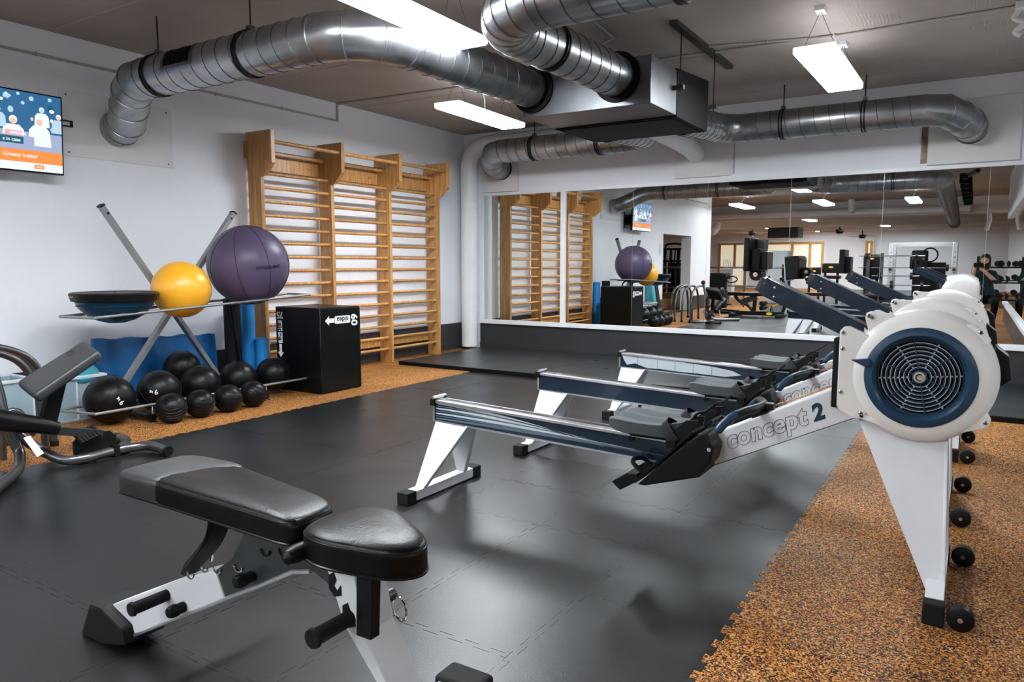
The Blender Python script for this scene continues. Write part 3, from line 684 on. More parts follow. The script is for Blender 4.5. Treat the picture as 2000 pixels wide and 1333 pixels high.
text('ball_lettering', 'FITNESS-MAD', .037, 'purpleprint', t, cP, (0, 1, 0), (0, 0, 1), fn=on_ball(cP, .340, aC+.50, -.05, 1, .10), bold=.0006)
cY = V(-5.31, 3.52, .975); t = ballthing('exercise_ball', 'smaller shiny yellow exercise ball beside the balance dome', 'ball', cY, .222, 'yellow', 'exercise balls')
for k in range(-7, 1): seams(t, cY, .222, [((0, .12, 1), -.10+k*.09)], 'yellow', .0012, 'ridge')
# balance dome
cB = V(-5.325, 2.995, .960)
t = thing('balance_dome', 'blue balance dome lying flat side up on the rack', 'balance trainer', (-5.325, 2.995, .75))
MB().band(cB, (0, 0, 1), [(-.215, .0), (-.212, .06), (-.19, .13), (-.155, .19), (-.10, .242), (-.045, .268), (-.02, .272)], 44).build('dome', 'bosu', t)
MB().band(cB, (0, 0, 1), [(-.055, .262), (-.050, .283), (-.02, .292), (.0, .297), (.010, .290), (.014, .270), (.010, .255), (.010, .0)], 44).build('platform', 'blk', t)
MB().ring(cB+V(0, 0, .010), (0, 0, 1), .25, .003, 44, 5).build('platform_ring', 'blkm', t); MB().band(cB+V(0, 0, .009), (0, 0, 1), [(0, .012), (.004, .010), (.004, 0)], 16).build('plug', 'blkm', t)
MB().ring(cB+V(0, 0, -.085), (0, 0, 1), .255, .0035, 44, 5).build('dome_rib', 'bosu', t)
for s_, a in (('Trainer', -1.72),):
    text('dome_lettering', s_, .026, 'print', t, cB, (1, 0, 0), (0, 0, 1), fn=(lambda p, a=a: cB+V(.2955*math.cos(a+p.x/.29), .2955*math.sin(a+p.x/.29), -.012+p.y)))
# medicine balls
for i, (x, y, z, r, roll, lb) in enumerate(((-5.35, 2.925, .183, .176, 2.3, 'front left black medicine ball marked 9kg at the near end of the lower tray'), (-5.33, 3.30, .192, .160, PI, 'black medicine ball marked 9kg upside down, second from the near end'),
    (-5.33, 3.665, .190, .158, 0, 'black medicine ball in the middle of the lower tray'), (-5.33, 4.03, .190, .154, 0, 'black medicine ball behind the right small ribbed ball'), (-5.33, 4.40, .185, .150, 0, 'black medicine ball at the far end, beside the black box'),
    (-5.70, 3.75, .29, .150, 0, 'black medicine ball half hidden behind the others, against the blue mat'))):
    c = V(x, y, z); t = ballthing('medicine_ball', lb, 'ball', c, r, 'medball', 'large black medicine balls')
    ta = i*1.3
    seams(t, c, r, [((math.cos(ta), math.sin(ta), .3), .0), ((math.sin(ta), -math.cos(ta), .6), .35), ((.3, math.cos(ta), -.8), -.4)])
    if i < 2:
        az = math.atan2(-y, -x)+(.45 if i == 0 else -.12)
        text('weight_mark', '9', .050, 'print', t, c, (0, 1, 0), (0, 0, 1), fn=on_ball(c, r, az, -.02 if i == 0 else .12, 1, roll), bold=.001)
        dx, dy = (.035*math.cos(roll), .035*math.sin(roll))
        text('weight_mark', 'kg', .027, 'print', t, c, (0, 1, 0), (0, 0, 1), fn=on_ball(c, r, az+dx/r, (-.02 if i == 0 else .12)+dy/r, 1, roll), bold=.0006)
for i, (x, y, r, lb) in enumerate(((-5.0, 3.185, .110, 'nearest of four small ribbed black balls on the floor before the rack'), (-4.99, 3.42, .107, 'second small ribbed black ball from the near end of the floor row'),
    (-4.99, 3.67, .109, 'third small ribbed black ball from the near end, beside the last one'), (-5.0, 3.92, .107, 'farthest of four small ribbed black balls, at the tray foot'))):
    c = V(x, y, r); t = ballthing('slam_ball', lb, 'ball', c, r, 'medball', 'small ribbed balls on the floor')
    for k in range(-4, 5): seams(t, c, r, [((.5, -.3+.2*i, .85), k*.2)], 'medball', .0022, 'rib')
# ------------------------------------------------------------------ jump box
bx = thing('jump_box', 'black soft plyometric box printed 75 and 60 in front of the wall bars', 'box', (-5.23, 4.86, 0))
MB().box(-5.52, -4.93, 4.605, 5.11, 0, .782).build('box_body', 'vinyl', bx, bev=.016, seg=3)
for (a, c) in (((-4.932, 4.607, .01), (-4.932, 4.607, .77)), ((-4.932, 5.108, .01), (-4.932, 5.108, .77)), ((-5.51, 4.607, .778), (-4.94, 4.607, .778)), ((-4.934, 4.61, .778), (-4.934, 5.10, .778))):
    MB().cyl(a, c, .0045, 6).build('edge_piping', 'piping', bx)
yf = 4.6035
def arrow(name, par, fn, L, w, hw, hl):
    q = MB(); P = [(0, -w), (L-hl, -w), (L-hl, -hw), (L, 0), (L-hl, hw), (L-hl, w), (0, w)]
    q.add([fn(*p) for p in P], [tuple(range(7))]); return q.build(name, 'print', par)
# left face (towards -y): vertical, upside-down 75, word, arrow down
text('size_number', '75', .085, 'print', bx, (-5.455, yf, .705), (-1, 0, 0), (0, 0, -1), bold=.003, extrude=.0008)
q = MB(); q.prism([(-5.478, .440), (-5.434, .440), (-5.427, .448), (-5.427, .646), (-5.434, .654), (-5.478, .654), (-5.485, .646), (-5.485, .448)], 'y', yf-.0002, yf+.001); q.build('word_panel', 'print', bx)
text('word', 'sidea', .078, 'blackprint', bx, (-5.457, yf-.0006, .547), (0, 0, -1), (1, 0, 0), bold=.002, space=1.05)
arrow('arrow', bx, lambda u, v: (-5.456+v, yf-.0002, .432-u), .125, .018, .040, .05)
# right face (towards +x)
xf = -4.9285
text('size_number', '60', .110, 'print', bx, (xf, 5.03, .655), (0, 0, -1), (0, 1, 0), bold=.003, extrude=.0008)
q = MB(); q.prism([(4.795, .630), (4.97, .630), (4.98, .64), (4.98, .69), (4.97, .70), (4.795, .70), (4.785, .69), (4.785, .64)], 'x', xf-.001, xf+.0002); q.build('word_panel', 'print', bx)
text('word', 'sidea', .068, 'blackprint', bx, (xf+.0008, 4.882, .667), (0, -1, 0), (0, 0, -1), bold=.0012, space=1.05)
arrow('arrow', bx, lambda u, v: (xf+.0004, 4.78-u, .663+v), .115, .020, .044, .05)
# ------------------------------------------------------------------ rollers, blue mat, bins
for (x, y, z1, r, m, lb) in ((-5.78, 4.33, .86, .075, 'blackfoam', 'tall black foam roller standing behind the rack strut'), (-5.86, 4.56, .84, .066, 'bluefoam', 'tall blue foam roller standing beside the black roller'), (-5.74, 4.62, .47, .062, 'bluefoam', 'short bright blue foam roller standing in front of the tall one')):
    solo(MB().band((x, y, 0), (0, 0, 1), [(0, .02), (0, r-.004), (.004, r), (z1-.005, r), (z1, r-.005), (z1, .022), (z1-.05, .02)], 26), 'foam_roller', m, lb, 'foam roller', 'foam rollers behind the rack')
b = MB(); n = 26; tp = []
rings = []
for k in range(n+1):
    y = 3.15+1.12*k/n; z1 = .578-.045*k/n+.006*math.sin(k*1.1)-.006*abs(math.sin(k*.35)); x = -5.97+.012*math.sin(k*.9)
    rings.append([(x-.03, y, .02), (x+.035, y, .02), (x+.045, y, .20), (x+.03, y, .40), (x+.018, y, z1), (x-.018, y, z1), (x-.03, y, .40)])
b.loft(rings)
t = thing('folded_mat', 'blue vinyl exercise mat folded and leaning on the wall behind the rack', 'mat', (-5.95, 3.7, 0)); b.build('mat_cover', 'bluemat', t)
MB().box(-5.935, -5.925, 4.14, 4.20, .47, .49).build('handle_strap', 'bluemat', t)
def bin_(y0, y1, x0, x1, h, lb):
    t = thing('storage_bin', lb, 'storage bin', ((x0+x1)/2, (y0+y1)/2, 0), 'plastic storage bins by the left wall'); q = .02
    b = MB(); w = .006
    b.box(x0+q, x1-q, y0+q, y1-q, .004, .01); b.box(x0+q, x0+q+w, y0+q, y1-q, .01, h); b.box(x1-q-w, x1-q, y0+q, y1-q, .01, h); b.box(x0+q, x1-q, y0+q, y0+q+w, .01, h); b.box(x0+q, x1-q, y1-q-w, y1-q, .01, h)
    b.build('bin_body', 'bin_', t)
    r = MB().tube([(x0+.01, y0+.01, h), (x1-.01, y0+.01, h), (x1-.01, y1-.01, h), (x0+.01, y1-.01, h)], .014, 6, closed=True); r.build('bin_rim', 'binrim', t)
    for y in (y0+q, (y0+y1)/2, y1-q): MB().box(x1-q-.002, x1-q+.007, y-.006, y+.006, .01, h).build('bin_rib', 'binrim', t)
    MB().box(x1-q-.002, x1-q+.006, y0+q, y1-q, .0, .02).build('bin_rib', 'binrim', t)
    return t
bin_(2.62, 3.06, -5.98, -5.62, .33, 'clear plastic bin with a teal spiked disc lying in it, behind the padded machine')
bin_(2.10, 2.56, -5.98, -5.62, .36, 'clear plastic bin behind the curved grey tubes at the left edge')
t = thing('balance_cushion', 'teal spiked balance cushion on top of the bin near the rack', 'balance cushion', (-5.80, 2.86, .34))
MB().band((-5.76, 2.90, .37), (.45, .05, 1), [(-.03, 0), (-.03, .12), (-.015, .158), (.01, .16), (.03, .13), (.042, .06), (.045, 0)], 36).build('cushion', 'teal', t)
sp = MB(); ax = V(.45, .05, 1).normalized(); u = ax.orthogonal().normalized(); w = ax.cross(u)
for k in range(5):
    for j in range(6*k+1 if k else 1):
        a = 2*PI*j/max(1, 6*k+1); R = k*.03; sp.band(V(-5.76, 2.90, .37)+ax*(.040-.06*(R/.15)**3)+(u*math.cos(a)+w*math.sin(a))*R, ax, [(0, .009), (.010, .003), (.011, 0)], 6)
o = sp.build('spikes', 'teal', t); o['kind'] = 'stuff'
for i, (y, z) in enumerate(((2.22, .24), (2.43, .22))):
    t = solo(MB().ball((-5.80, y, z-.1), .09, 18, 12), 'massage_ball', 'teal', ('small teal ball lying in the left bin, near side', 'small teal ball lying in the left bin, far side')[i], 'ball', 'balls in the left bin')
# ------------------------------------------------------------------ rowing machines
def rower(yc, dx, label, style):
    t = thing('rowing_machine', label, 'rowing machine', (-1.1+dx, yc, 0), 'white and navy rowing machines in a row')
    X = lambda x: x+dx
    Y = lambda y: y+yc
    def B(*a, **k): return MB().box(X(a[0]), X(a[1]), Y(a[2]), Y(a[3]), a[4], a[5])
    zr = lambda x: .480-.0355*(x+2.33)         # top of the rail
    # monorail
    P = [(X(-2.325), .372), (X(-.93), .325), (X(-.93), zr(-.93)-.012), (X(-2.325), .468)]
    rail = MB().prism(P, 'y', Y(-.036), Y(.036)).build('monorail', 'navy', t, bev=.003)
    b = MB().prism([(X(-2.325), .466), (X(-.93), zr(-.93)-.014), (X(-.93), zr(-.93)), (X(-2.325), .480)], 'y', Y(-.046), Y(.046)); b.build('rail_top', 'alu', t, bev=.002)
    MB().prism([(X(-2.32), .4805), (X(-.94), zr(-.94)+.0005), (X(-.94), zr(-.94)+.0035), (X(-2.32), .4835)], 'y', Y(-.022), Y(.022)).build('track', 'chrome', t)
    MB().prism([(X(-2.325), .366), (X(-.93), .319), (X(-.93), .327), (X(-2.325), .374)], 'y', Y(-.041), Y(.041)).build('rail_flange', 'alu', t)
    MB().box(X(-2.338), X(-2.325), Y(-.040), Y(.040), .368, .486).build('end_plate', 'alu', t, bev=.002)
    [MB().box(X(-2.345), X(-2.315), Y(q-.01), Y(q+.01), .45, .488).build('rail_end_block', 'blk', t, bev=.004) for q in (-.045, .045)]
    MB().cyl((X(-2.325), Y(-.05), .492), (X(-2.325), Y(.05), .492), .009, 10).build('stop_bar', 'alu', t)
    # decal on the rail side, different on every machine
    s = -1
    yd = Y(-.0364)
    if style == 0:
        for k in range(7):
            a0 = .462-.013*k; w0 = .0075 if k % 2 == 0 else .004; q = MB(); up, dn = [], []
            L = .95+.09*k
            for i in range(13):
                u = i/12; x = -2.318+L*u; z = a0-(a0-.352+.0*k)*(u**1.7)*(.92+.01*k) - .0; w = w0*(1.9*math.sin(PI*min(1, u*1.0+.12))+.15)*(1-u*.6)
                z = max(z, .374-.034*(x+2.325)+.004)
                up.append((X(x), min(z+w/2, zr(x)-.016))); dn.append((X(x), max(z-w/2, .374-.034*(x+2.325))))
            q.prism(up+dn[::-1], 'y', yd-.0004, yd+.0002); q.build('rail_decal', 'decal' if k in (0, 2, 4) else 'decal2', t)
    if style == 2:
        up = [(-2.31, .458), (-2.2, .452), (-2.05, .452), (-1.9, .445), (-1.75, .432), (-1.6, .42), (-1.45, .40), (-1.38, .372)]
        dn = [(-1.5, .352), (-1.7, .360), (-1.85, .362), (-2.0, .372), (-2.1, .37), (-2.2, .40), (-2.27, .385), (-2.30, .43)]
        MB().prism([(X(x), z+.006) for x, z in up+dn], 'y', yd-.0004, yd+.0002).build('peeled_decal', 'decal', t)
        for x in (-2.18, -2.02, -1.88, -1.74, -1.6): MB().prism([(X(x), .365), (X(x+.003), .365), (X(x+.003), .448), (X(x), .448)], 'y', yd-.0006, yd).build('decal_line', 'navyprint', t)
    # rear support: two folded tapering plates on a cross foot
    rl = MB()
    for sy in (-1, 1):
        a, c = Y(sy*.034), Y(sy*.175); w = .010
        top = [(X(-2.318), a, .372), (X(-2.120), a, .364)]; bot = [(X(-2.345), c, .055), (X(-2.290), c, .055)]
        q = MB(); vs = []
        for (p, d) in ((top, 0), (bot, 0)):
            for pt in p: vs += [(pt[0], pt[1]-w/2, pt[2]), (pt[0], pt[1]+w/2, pt[2])]
        q.add(vs, [(0, 1, 3, 2), (4, 6, 7, 5), (0, 4, 5, 1), (2, 3, 7, 6), (0, 2, 6, 4), (1, 5, 7, 3)])
        q.beam((X(-2.120), a+sy*.0, .362), (X(-2.290), c, .055), .012, .030, (0, 1, 0))
        q.build('rear_leg', 'whitem', t, bev=.004)
    MB().box(X(-2.345), X(-2.285), Y(-.27), Y(.27), .006, .056).build('rear_foot', 'whitem', t, bev=.004)
    for sy in (-1, 1): MB().box(X(-2.350), X(-2.280), Y(sy*.315) if sy < 0 else Y(.245), Y(-.245) if sy < 0 else Y(.315), 0, .060).build('foot_cap', 'rubberfoot', t, bev=.006)
    # seat
    sx, sn = -1.135, 12; rings = []
    for i in range(sn+1):
        u = -1+2*i/sn; ww = .150*(1-.10*u*u*u*u); x = sx+.165*u; ring = []
        for j in range(15):
            v = -1+2*j/14; yy = ww*v*(1-.10*max(0, u)*(1-abs(v)))
            dish = .010*(abs(v)**2.2)+.022*max(0, -u)**2*(1-.4*v*v)-.012*math.exp(-((abs(v)-.45)/.25)**2)+.004*math.exp(-(v/.15)**2)+.034*max(0, u)**3*(.35+.65*abs(v))
            ring.append((x, yy, .512+dish-.010*abs(u)**8-.008*abs(v)**10))
        for j in range(14, -1, -1):
            v = -1+2*j/14; ring.append((x, ww*v*.93, .456+.016*abs(u)**4+(.008 if abs(v) > .9 else 0)))
        rings.append([V(X(p[0]), Y(p[1]), p[2]+style*(-.002)) for p in ring])
    MB().loft(rings).build('seat', 'greyseat', t)
    MB().box(X(-1.24), X(-1.04), Y(-.050), Y(.050), .430, .462).build('seat_carriage', 'blk', t, bev=.006)
    for x in (-1.235, -1.045):
        for sy in (-1, 1): MB().cyl((X(x), Y(sy*.036), .418), (X(x), Y(sy*.048), .418), .012, 14).build('roller', 'blk', t)
    # boom
    bp = [(-.905, .468), (-.862, .352), (-.300, .632), (-.385, .735)]
    MB().prism([(X(x), z) for x, z in bp], 'y', Y(-.048), Y(.048)).build('boom', 'whitem', t, bev=.006)
    an = math.atan2(.623-.457, -.452+.81); xd = (math.cos(an), 0, math.sin(an)); zd = (-math.sin(an), 0, math.cos(an))
    text('boom_lettering', 'concept', .098, 'blackprint', t, (X(-.672), Y(-.0485), .527), xd, zd, outline=.0009, shear=.28, space=1.04, bold=.0035)
    text('boom_lettering', '2', .085, 'navyprint', t, (X(-.478), Y(-.0485), .615), xd, zd, shear=.22, bold=.0035)
    MB().tube([(X(-.86), Y(-.049), .357), (X(-.31), Y(-.049), .630)], .0012, 5).build('boom_edge', 'dkgrey', t)
    # foot stretchers
    out = [(-1.145, .262), (-.983, .424), (-.891, .509), (-.857, .521), (-.843, .478), (-.826, .461), (-.839, .400), (-.886, .332), (-1.110, .262)]
    for sy in (-1, 1):
        a, c = (-.185, -.058) if sy < 0 else (.058, .185)
        fs = MB().prism([(X(x), z) for x, z in out], 'y', Y(a), Y(c)).build('foot_stretcher', 'blk', t, bev=.008)
        # foot rest plate proud of the housing, with heel cup and strap
        MB().prism([(X(-1.15), .268), (X(-.905), .512), (X(-.912), .522), (X(-1.160), .276)], 'y', Y(a-.006), Y(c+.006)).build('footplate', 'blkm', fs, bev=.002)
        hc = MB(); m_ = (a+c)/2
        for w_, h_ in ((-.03, .05), (.03, .04)):
            MB().prism([(X(-.99), .44), (X(-.905), .525), (X(-.90), .56), (X(-.945), .555), (X(-1.03), .47)], 'y', Y(m_+w_*1.6)-.004, Y(m_+w_*1.6)+.004).build('toe_guide', 'blk', fs)
        MB().tube(bez([(X(-.93), Y(m_), .56), (X(-.905), Y(m_-.03), .585), (X(-.87), Y(m_-.045), .60), (X(-.84), Y(m_-.03), .625)], 4), .006, 6).build('strap_end', 'blk', fs)
        pts = [(X(-1.12), Y(a+.01), .315), (X(-1.165), Y(a+.012), .345), (X(-1.185), Y(m_), .352), (X(-1.165), Y(c-.012), .345), (X(-1.12), Y(c-.01), .315)]
        hc.tube(bez(pts, 4), .010, 6); hc.build('heel_cup', 'blk', fs)
        st = MB(); up = []
        ctr = V(X(-.985), Y(m_), .462); nrm = V(-.707, 0, .707)
        for k in range(13):
            q = PI*k/12; p = ctr+V(0, math.cos(q)*.062, 0)+nrm*(math.sin(q)*.098); up += [p+V(.016, 0, .016), p-V(.016, 0, .016)]
        st.add(up, [(2*i, 2*i+1, 2*i+3, 2*i+2) for i in range(12)], True); so = st.build('strap', 'blk', fs)
        MB().box(X(-1.0)-.02, X(-1.0)+.02, Y(a)-.012, Y(a)-.004, .44, .47).build('buckle', 'blkm', fs)
        MB().prism([(X(-1.27), .250), (X(-1.20), .298), (X(-1.155), .300), (X(-1.15), .270), (X(-1.23), .218)], 'y', Y(a+.02), Y(c-.02)).build('heel_rest', 'blk', fs, bev=.004)
    MB().cyl((X(-.885), Y(-.19), .345), (X(-.885), Y(.19), .345), .010, 10).build('pivot_rod', 'blk', t)
    MB().cyl((X(-.845), Y(-.19), .452), (X(-.845), Y(-.178), .452), .008, 10).build('bolt', 'chrome', t)
    # handle and chain
    hd = MB().tube(bez([(X(-.795), Y(-.235), .548), (X(-.780), Y(-.215), .570), (X(-.762), Y(-.195), .590), (X(-.748), Y(-.175), .600)], 5), .0165, 14); hn = hd.build('handle', 'navy2', t)
    [MB().ball((X(-.795), Y(q), .548), .0165, 12, 8).build('grip_end', 'navy2', hn) for q in (-.235, .235)]
    MB().tube(bez([(X(-.795), Y(.235), .548), (X(-.780), Y(.215), .570), (X(-.762), Y(.195), .590), (X(-.748), Y(.175), .600)], 5), .0165, 14).build('grip', 'navy2', hn)
    MB().tube([(X(-.750), Y(-.178), .599), (X(-.728), Y(-.13), .608), (X(-.70), Y(-.06), .612), (X(-.69), Y(-.02), .613), (X(-.69), Y(.02), .613), (X(-.70), Y(.06), .612), (X(-.728), Y(.13), .608), (X(-.750), Y(.178), .599)], .018, 10).build('grip_core', 'blk', hn)
    MB().box(X(-.70), X(-.645), Y(-.018), Y(.018), .600, .628).build('handle_yoke', 'blk', hn, bev=.005)
    MB().box(X(-.725), X(-.665), Y(-.03), Y(.03), .555, .598).build('handle_rest', 'blk', t, bev=.006)
    ch = MB().tube([(X(-.65), Y(0), .615), (X(-.40), Y(0), .735)], .0028, 6); ch.build('chain', 'rope', t)
    lk = MB()
    for k in range(32):
        u = k/32; lk.ring((X(-.65+.25*u), Y(0), .615+.12*u), (.3*(-1)**k, 1-.4*(k % 2), .4), .0042, .0012, 7, 4)
    lk.build('chain_links', 'rope', t)['kind'] = 'stuff'
    # flywheel housing
    c = V(X(-.143), yc, .786); ax = (0, -1, 0); R = .234
    hs = MB().band(c, ax, [(-.105, .0), (-.105, .160), (-.098, .205), (-.080, .226), (-.05, R), (.055, R), (.082, .228), (.098, .212), (.106, .185), (.108, .165), (.100, .160), (.060, .150), (.060, .0)], 64).build('flywheel_housing', 'housing', t)
    for h in (-.004, .004): MB().ring(c+V(0, h*6, 0), ax, R+.0005, .0022, 64, 5).build('housing_seam', 'housing', t)
    # vent ring, grille
    vr = MB().band(c, ax, [(.100, .176), (.112, .174), (.119, .160), (.120, .148), (.112, .140), (.100, .134), (.085, .134)], 64).build('vent_ring', 'navy2', t)
    pr = MB().prism([(c.x-.218, c.z+.050), (c.x-.158, c.z+.058), (c.x-.148, c.z+.040), (c.x-.165, c.z+.026)], 'y', yc-.128, yc-.106).build('damper_lever', 'navy2', vr, bev=.004)
    MB().band(c, ax, [(.062, .0), (.062, .138)], 48).build('fan_screen', 'fan', t)
    gl = MB()
    for k in range(8): gl.band(c, ax, [(.078, .030+.0142*k), (.092, .030+.0142*k), (.092, .0325+.0142*k), (.078, .0325+.0142*k)], 48)
    gl.build('grille_rings', 'navy2', vr)
    wr_ = MB()
    for k in range(8): wr_.band(c, ax, [(.084, .0345+.0142*k), (.089, .0345+.0142*k), (.089, .0370+.0142*k), (.084, .0370+.0142*k)], 48)
    for k in range(6):
        a = PI*k/3+.1
        for j in range(7): R1 = .040+.0142*j; p = c+V(math.cos(a)*R1, -.086, math.sin(a)*R1); wr_.box(p.x-.0025, p.x+.0025, p.y-.0015, p.y+.0015, p.z-.0025, p.z+.0025)
    wr_.build('perforated_screen', 'decal', t)
    for k in range(6):
        a = PI*k/3+math.radians(40); d = V(math.cos(a), 0, math.sin(a)); p = c+V(0, -.090, 0)
        MB().beam(p+d*.022, p+d*.138, .0035, .010, (0, 1, 0)).build('grille_spoke', 'navy2', vr)
    MB().band(c, ax, [(.07, .0), (.07, .024), (.096, .024), (.098, .020), (.098, 0)], 28).build('hub', 'navy2', vr)
    MB().band(c, ax, [(.099, .019), (.1005, .018), (.101, .0)], 28).build('badge', 'hub', vr)
    bs = MB(); bs.tube([c+V(.011*math.cos(q), -.1018, .011*math.sin(q)) for q in [math.radians(50+i*22) for i in range(12)]], .0022, 5); bs.build('badge_mark', 'navy2', vr)
    # ears with bolts
    def ear(poly, y0, y1, bolts):
        e = MB().prism([(X(x), z) for x, z in poly], 'y', Y(y0), Y(y1)).build('housing_tab', 'housing', t, bev=.005)
        for x, z in bolts:
            MB().band((X(x), Y(y0), z), (0, -1, 0), [(0, .0075), (.003, .0075), (.005, .005), (.005, 0)], 12).build('bolt', 'chrome', e)
            MB().cyl((X(x), Y(y0-.0045), z), (X(x), Y(y0-.0056), z), .0035, 6).build('bolt_socket', 'dkgrey', e)
    ear([(-.405, .660), (-.405, .935), (-.392, .952), (-.372, .953), (-.30, .92), (-.336, .80), (-.30, .665), (-.31, .62), (-.35, .618), (-.395, .645)], -.098, -.060, [(-.392, .930), (-.392, .872), (-.392, .712)])
    ear([(-.335, .645), (-.33, .622), (-.20, .585), (-.22, .605)], -.098, -.06, [(-.322, .640)])
    ear([(-.325, .985), (-.322, 1.004), (-.305, 1.010), (-.285, 1.004), (-.24, 1.004), (-.21, .98), (-.262, .945), (-.31, .93)], -.085, -.05, [(-.312, .994), (-.302, .988)])
    ear([(-.02, .975), (.008, .976), (.045, .945), (.060, .925), (.035, .885), (-.025, .955)], -.085, -.05, [(.028, .950)])
    ear([(.04, .70), (.066, .672), (.074, .655), (.066, .632), (.045, .622), (-.02, .60), (.0, .635)], -.085, -.05, [(.058, .646)])
    MB().box(X(-.430), X(-.404), Y(-.062), Y(.062), .645, .905).build('chain_guard', 'blk', t, bev=.006)
    MB().prism([(X(.075), .90), (X(.115), .865), (X(.125), .785), (X(.095), .76), (X(.07), .78)], 'y', Y(.0), Y(.11)).build('rear_cover', 'blkm', t, bev=.006)
    MB().prism([(X(-.33), .95), (X(-.30), .92), (X(-.10), .62), (X(-.05), .575), (X(-.06), .560), (X(-.335), .620)], 'y', Y(-.055), Y(.055)).build('gearbox', 'housing', t, bev=.004)
    # front leg
    for sy in (-1, 1):
        a, c2 = Y(sy*.046), Y(sy*.20); w = .008; vs = []
        for (x0, x1, y, z0, z1) in ((-.340, -.052, a, .622, .560), (-.085, -.030, c2, .078, .078)):
            for x, z in ((x0, z0), (x1, z1)): vs += [(X(x), y-w/2, z), (X(x), y+w/2, z)]
        MB().add(vs, [(0, 1, 3, 2), (4, 6, 7, 5), (0, 4, 5, 1), (2, 3, 7, 6), (0, 2, 6, 4), (1, 5, 7, 3)]).beam((X(-.052), a, .56), (X(-.030), c2, .078), .010, .030, (0, 1, 0)).build('front_leg', 'whitem', t, bev=.003)
    MB().beam((X(-.054), Y(-.20), .105), (X(-.054), Y(-.255), .045), .056, .050).build('leg_foot', 'whitem', t, bev=.004)
    MB().beam((X(-.054), Y(.20), .105), (X(-.054), Y(.255), .045), .056, .050).build('leg_foot', 'whitem', t, bev=.004)
    MB().box(X(-.082), X(-.026), Y(-.27), Y(.27), .030, .078).build('front_foot', 'whitem', t, bev=.004)
    for sy in (-1, 1):
        q = sorted((Y(sy*.262), Y(sy*.318)))
        MB().box(X(-.086), X(-.022), q[0], q[1], .0, .074).build('foot_cap', 'rubberfoot', t, bev=.006)
        wy = Y(sy*.30); w = MB().band((X(.022), wy, .041), (0, 1, 0), [(-.020, .0), (-.020, .032), (-.016, .040), (.016, .040), (.020, .032), (.020, 0)], 26).build('wheel', 'blk', t)
        MB().cyl((X(.022), wy-.024, .041), (X(.022), wy+.024, .041), .008, 10).build('axle', 'chrome', w)
    # monitor arm
    a, c = V(X(-.300), yc, .905), V(X(-.697), yc, 1.094)
    MB().beam(a, c, .096, .070).build('monitor_arm', 'navy', t, bev=.004)
    d = (c-a).normalized(); nz = V(-d.z, 0, d.x)
    if nz.z < 0: nz = -nz
    for u, v in ((.045, .014), (.060, -.018)): MB().ball(c-d*u+nz*v+V(0, -.049, 0), .006, 10, 8).build('arm_bolt', 'chrome', t)
    MB().beam(c, c+d*.022, .088, .056).build('arm_end', 'dkgrey', t, bev=.004)
    hg = MB().cyl((X(-.728), Y(-.034), 1.137), (X(-.728), Y(.034), 1.137), .024, 20).build('hinge', 'blk', t)
    MB().cyl((X(-.728), Y(-.038), 1.137), (X(-.728), Y(-.033), 1.137), .009, 12).build('hinge_screw', 'chrome', hg)
    if style == 0:
        MB().box(X(-.764), X(-.742), Y(-.085), Y(.08), 1.150, 1.280).build('monitor', 'blk', t, bev=.005)
        MB().box(X(-.742), X(-.706), Y(-.06), Y(.06), 1.150, 1.238).build('monitor_back', 'blk', t, bev=.005)
        MB().box(X(-.706), X(-.682), Y(-.05), Y(.05), 1.158, 1.226).build('battery_case', 'blkm', t, bev=.004)
        MB().box(X(-.742), X(-.712), Y(.02), Y(.09), 1.235, 1.275).build('label_plate', 'greyseat', t)
    elif style == 1:
        q = MB().prism([(X(-.826), 1.215), (X(-.815), 1.095), (X(-.755), 1.10), (X(-.750), 1.205), (X(-.762), 1.222)], 'y', Y(-.10), Y(.10)).build('monitor', 'blk', t, bev=.006)
        MB().prism([(X(-.832), 1.215), (X(-.820), 1.09), (X(-.815), 1.09), (X(-.826), 1.215)], 'y', Y(-.095), Y(.095)).build('monitor_face', 'decal', t)
        MB().box(X(-.765), X(-.74), Y(-.03), Y(.03), 1.10, 1.16).build('monitor_mount', 'blk', t)
    else:
        MB().box(X(-.760), X(-.728), Y(-.10), Y(.10), 1.115, 1.272).build('monitor', 'blk', t, bev=.005)
        MB().box(X(-.728), X(-.695), Y(-.06), Y(.06), 1.120, 1.225).build('monitor_back', 'blk', t, bev=.005)
        MB().box(X(-.76), X(-.73), Y(.0), Y(.09), 1.23, 1.27).build('label_plate', 'greyseat', t)
    MB().tube(bez([(X(-.69), Y(.02), 1.13), (X(-.62), Y(.07), 1.02), (X(-.50), Y(.052), .96), (X(-.40), Y(.05), .93)], 5), .004, 6).build('cable', 'blk', t)
    return t
rower(2.98, 0, 'nearest rowing machine, with striped decal on its rail', 0)
rower(4.08, -.015, 'middle rowing machine with a plain navy rail', 1)
rower(5.33, .0, 'farthest rowing machine, with a peeling pale decal on its rail', 2)
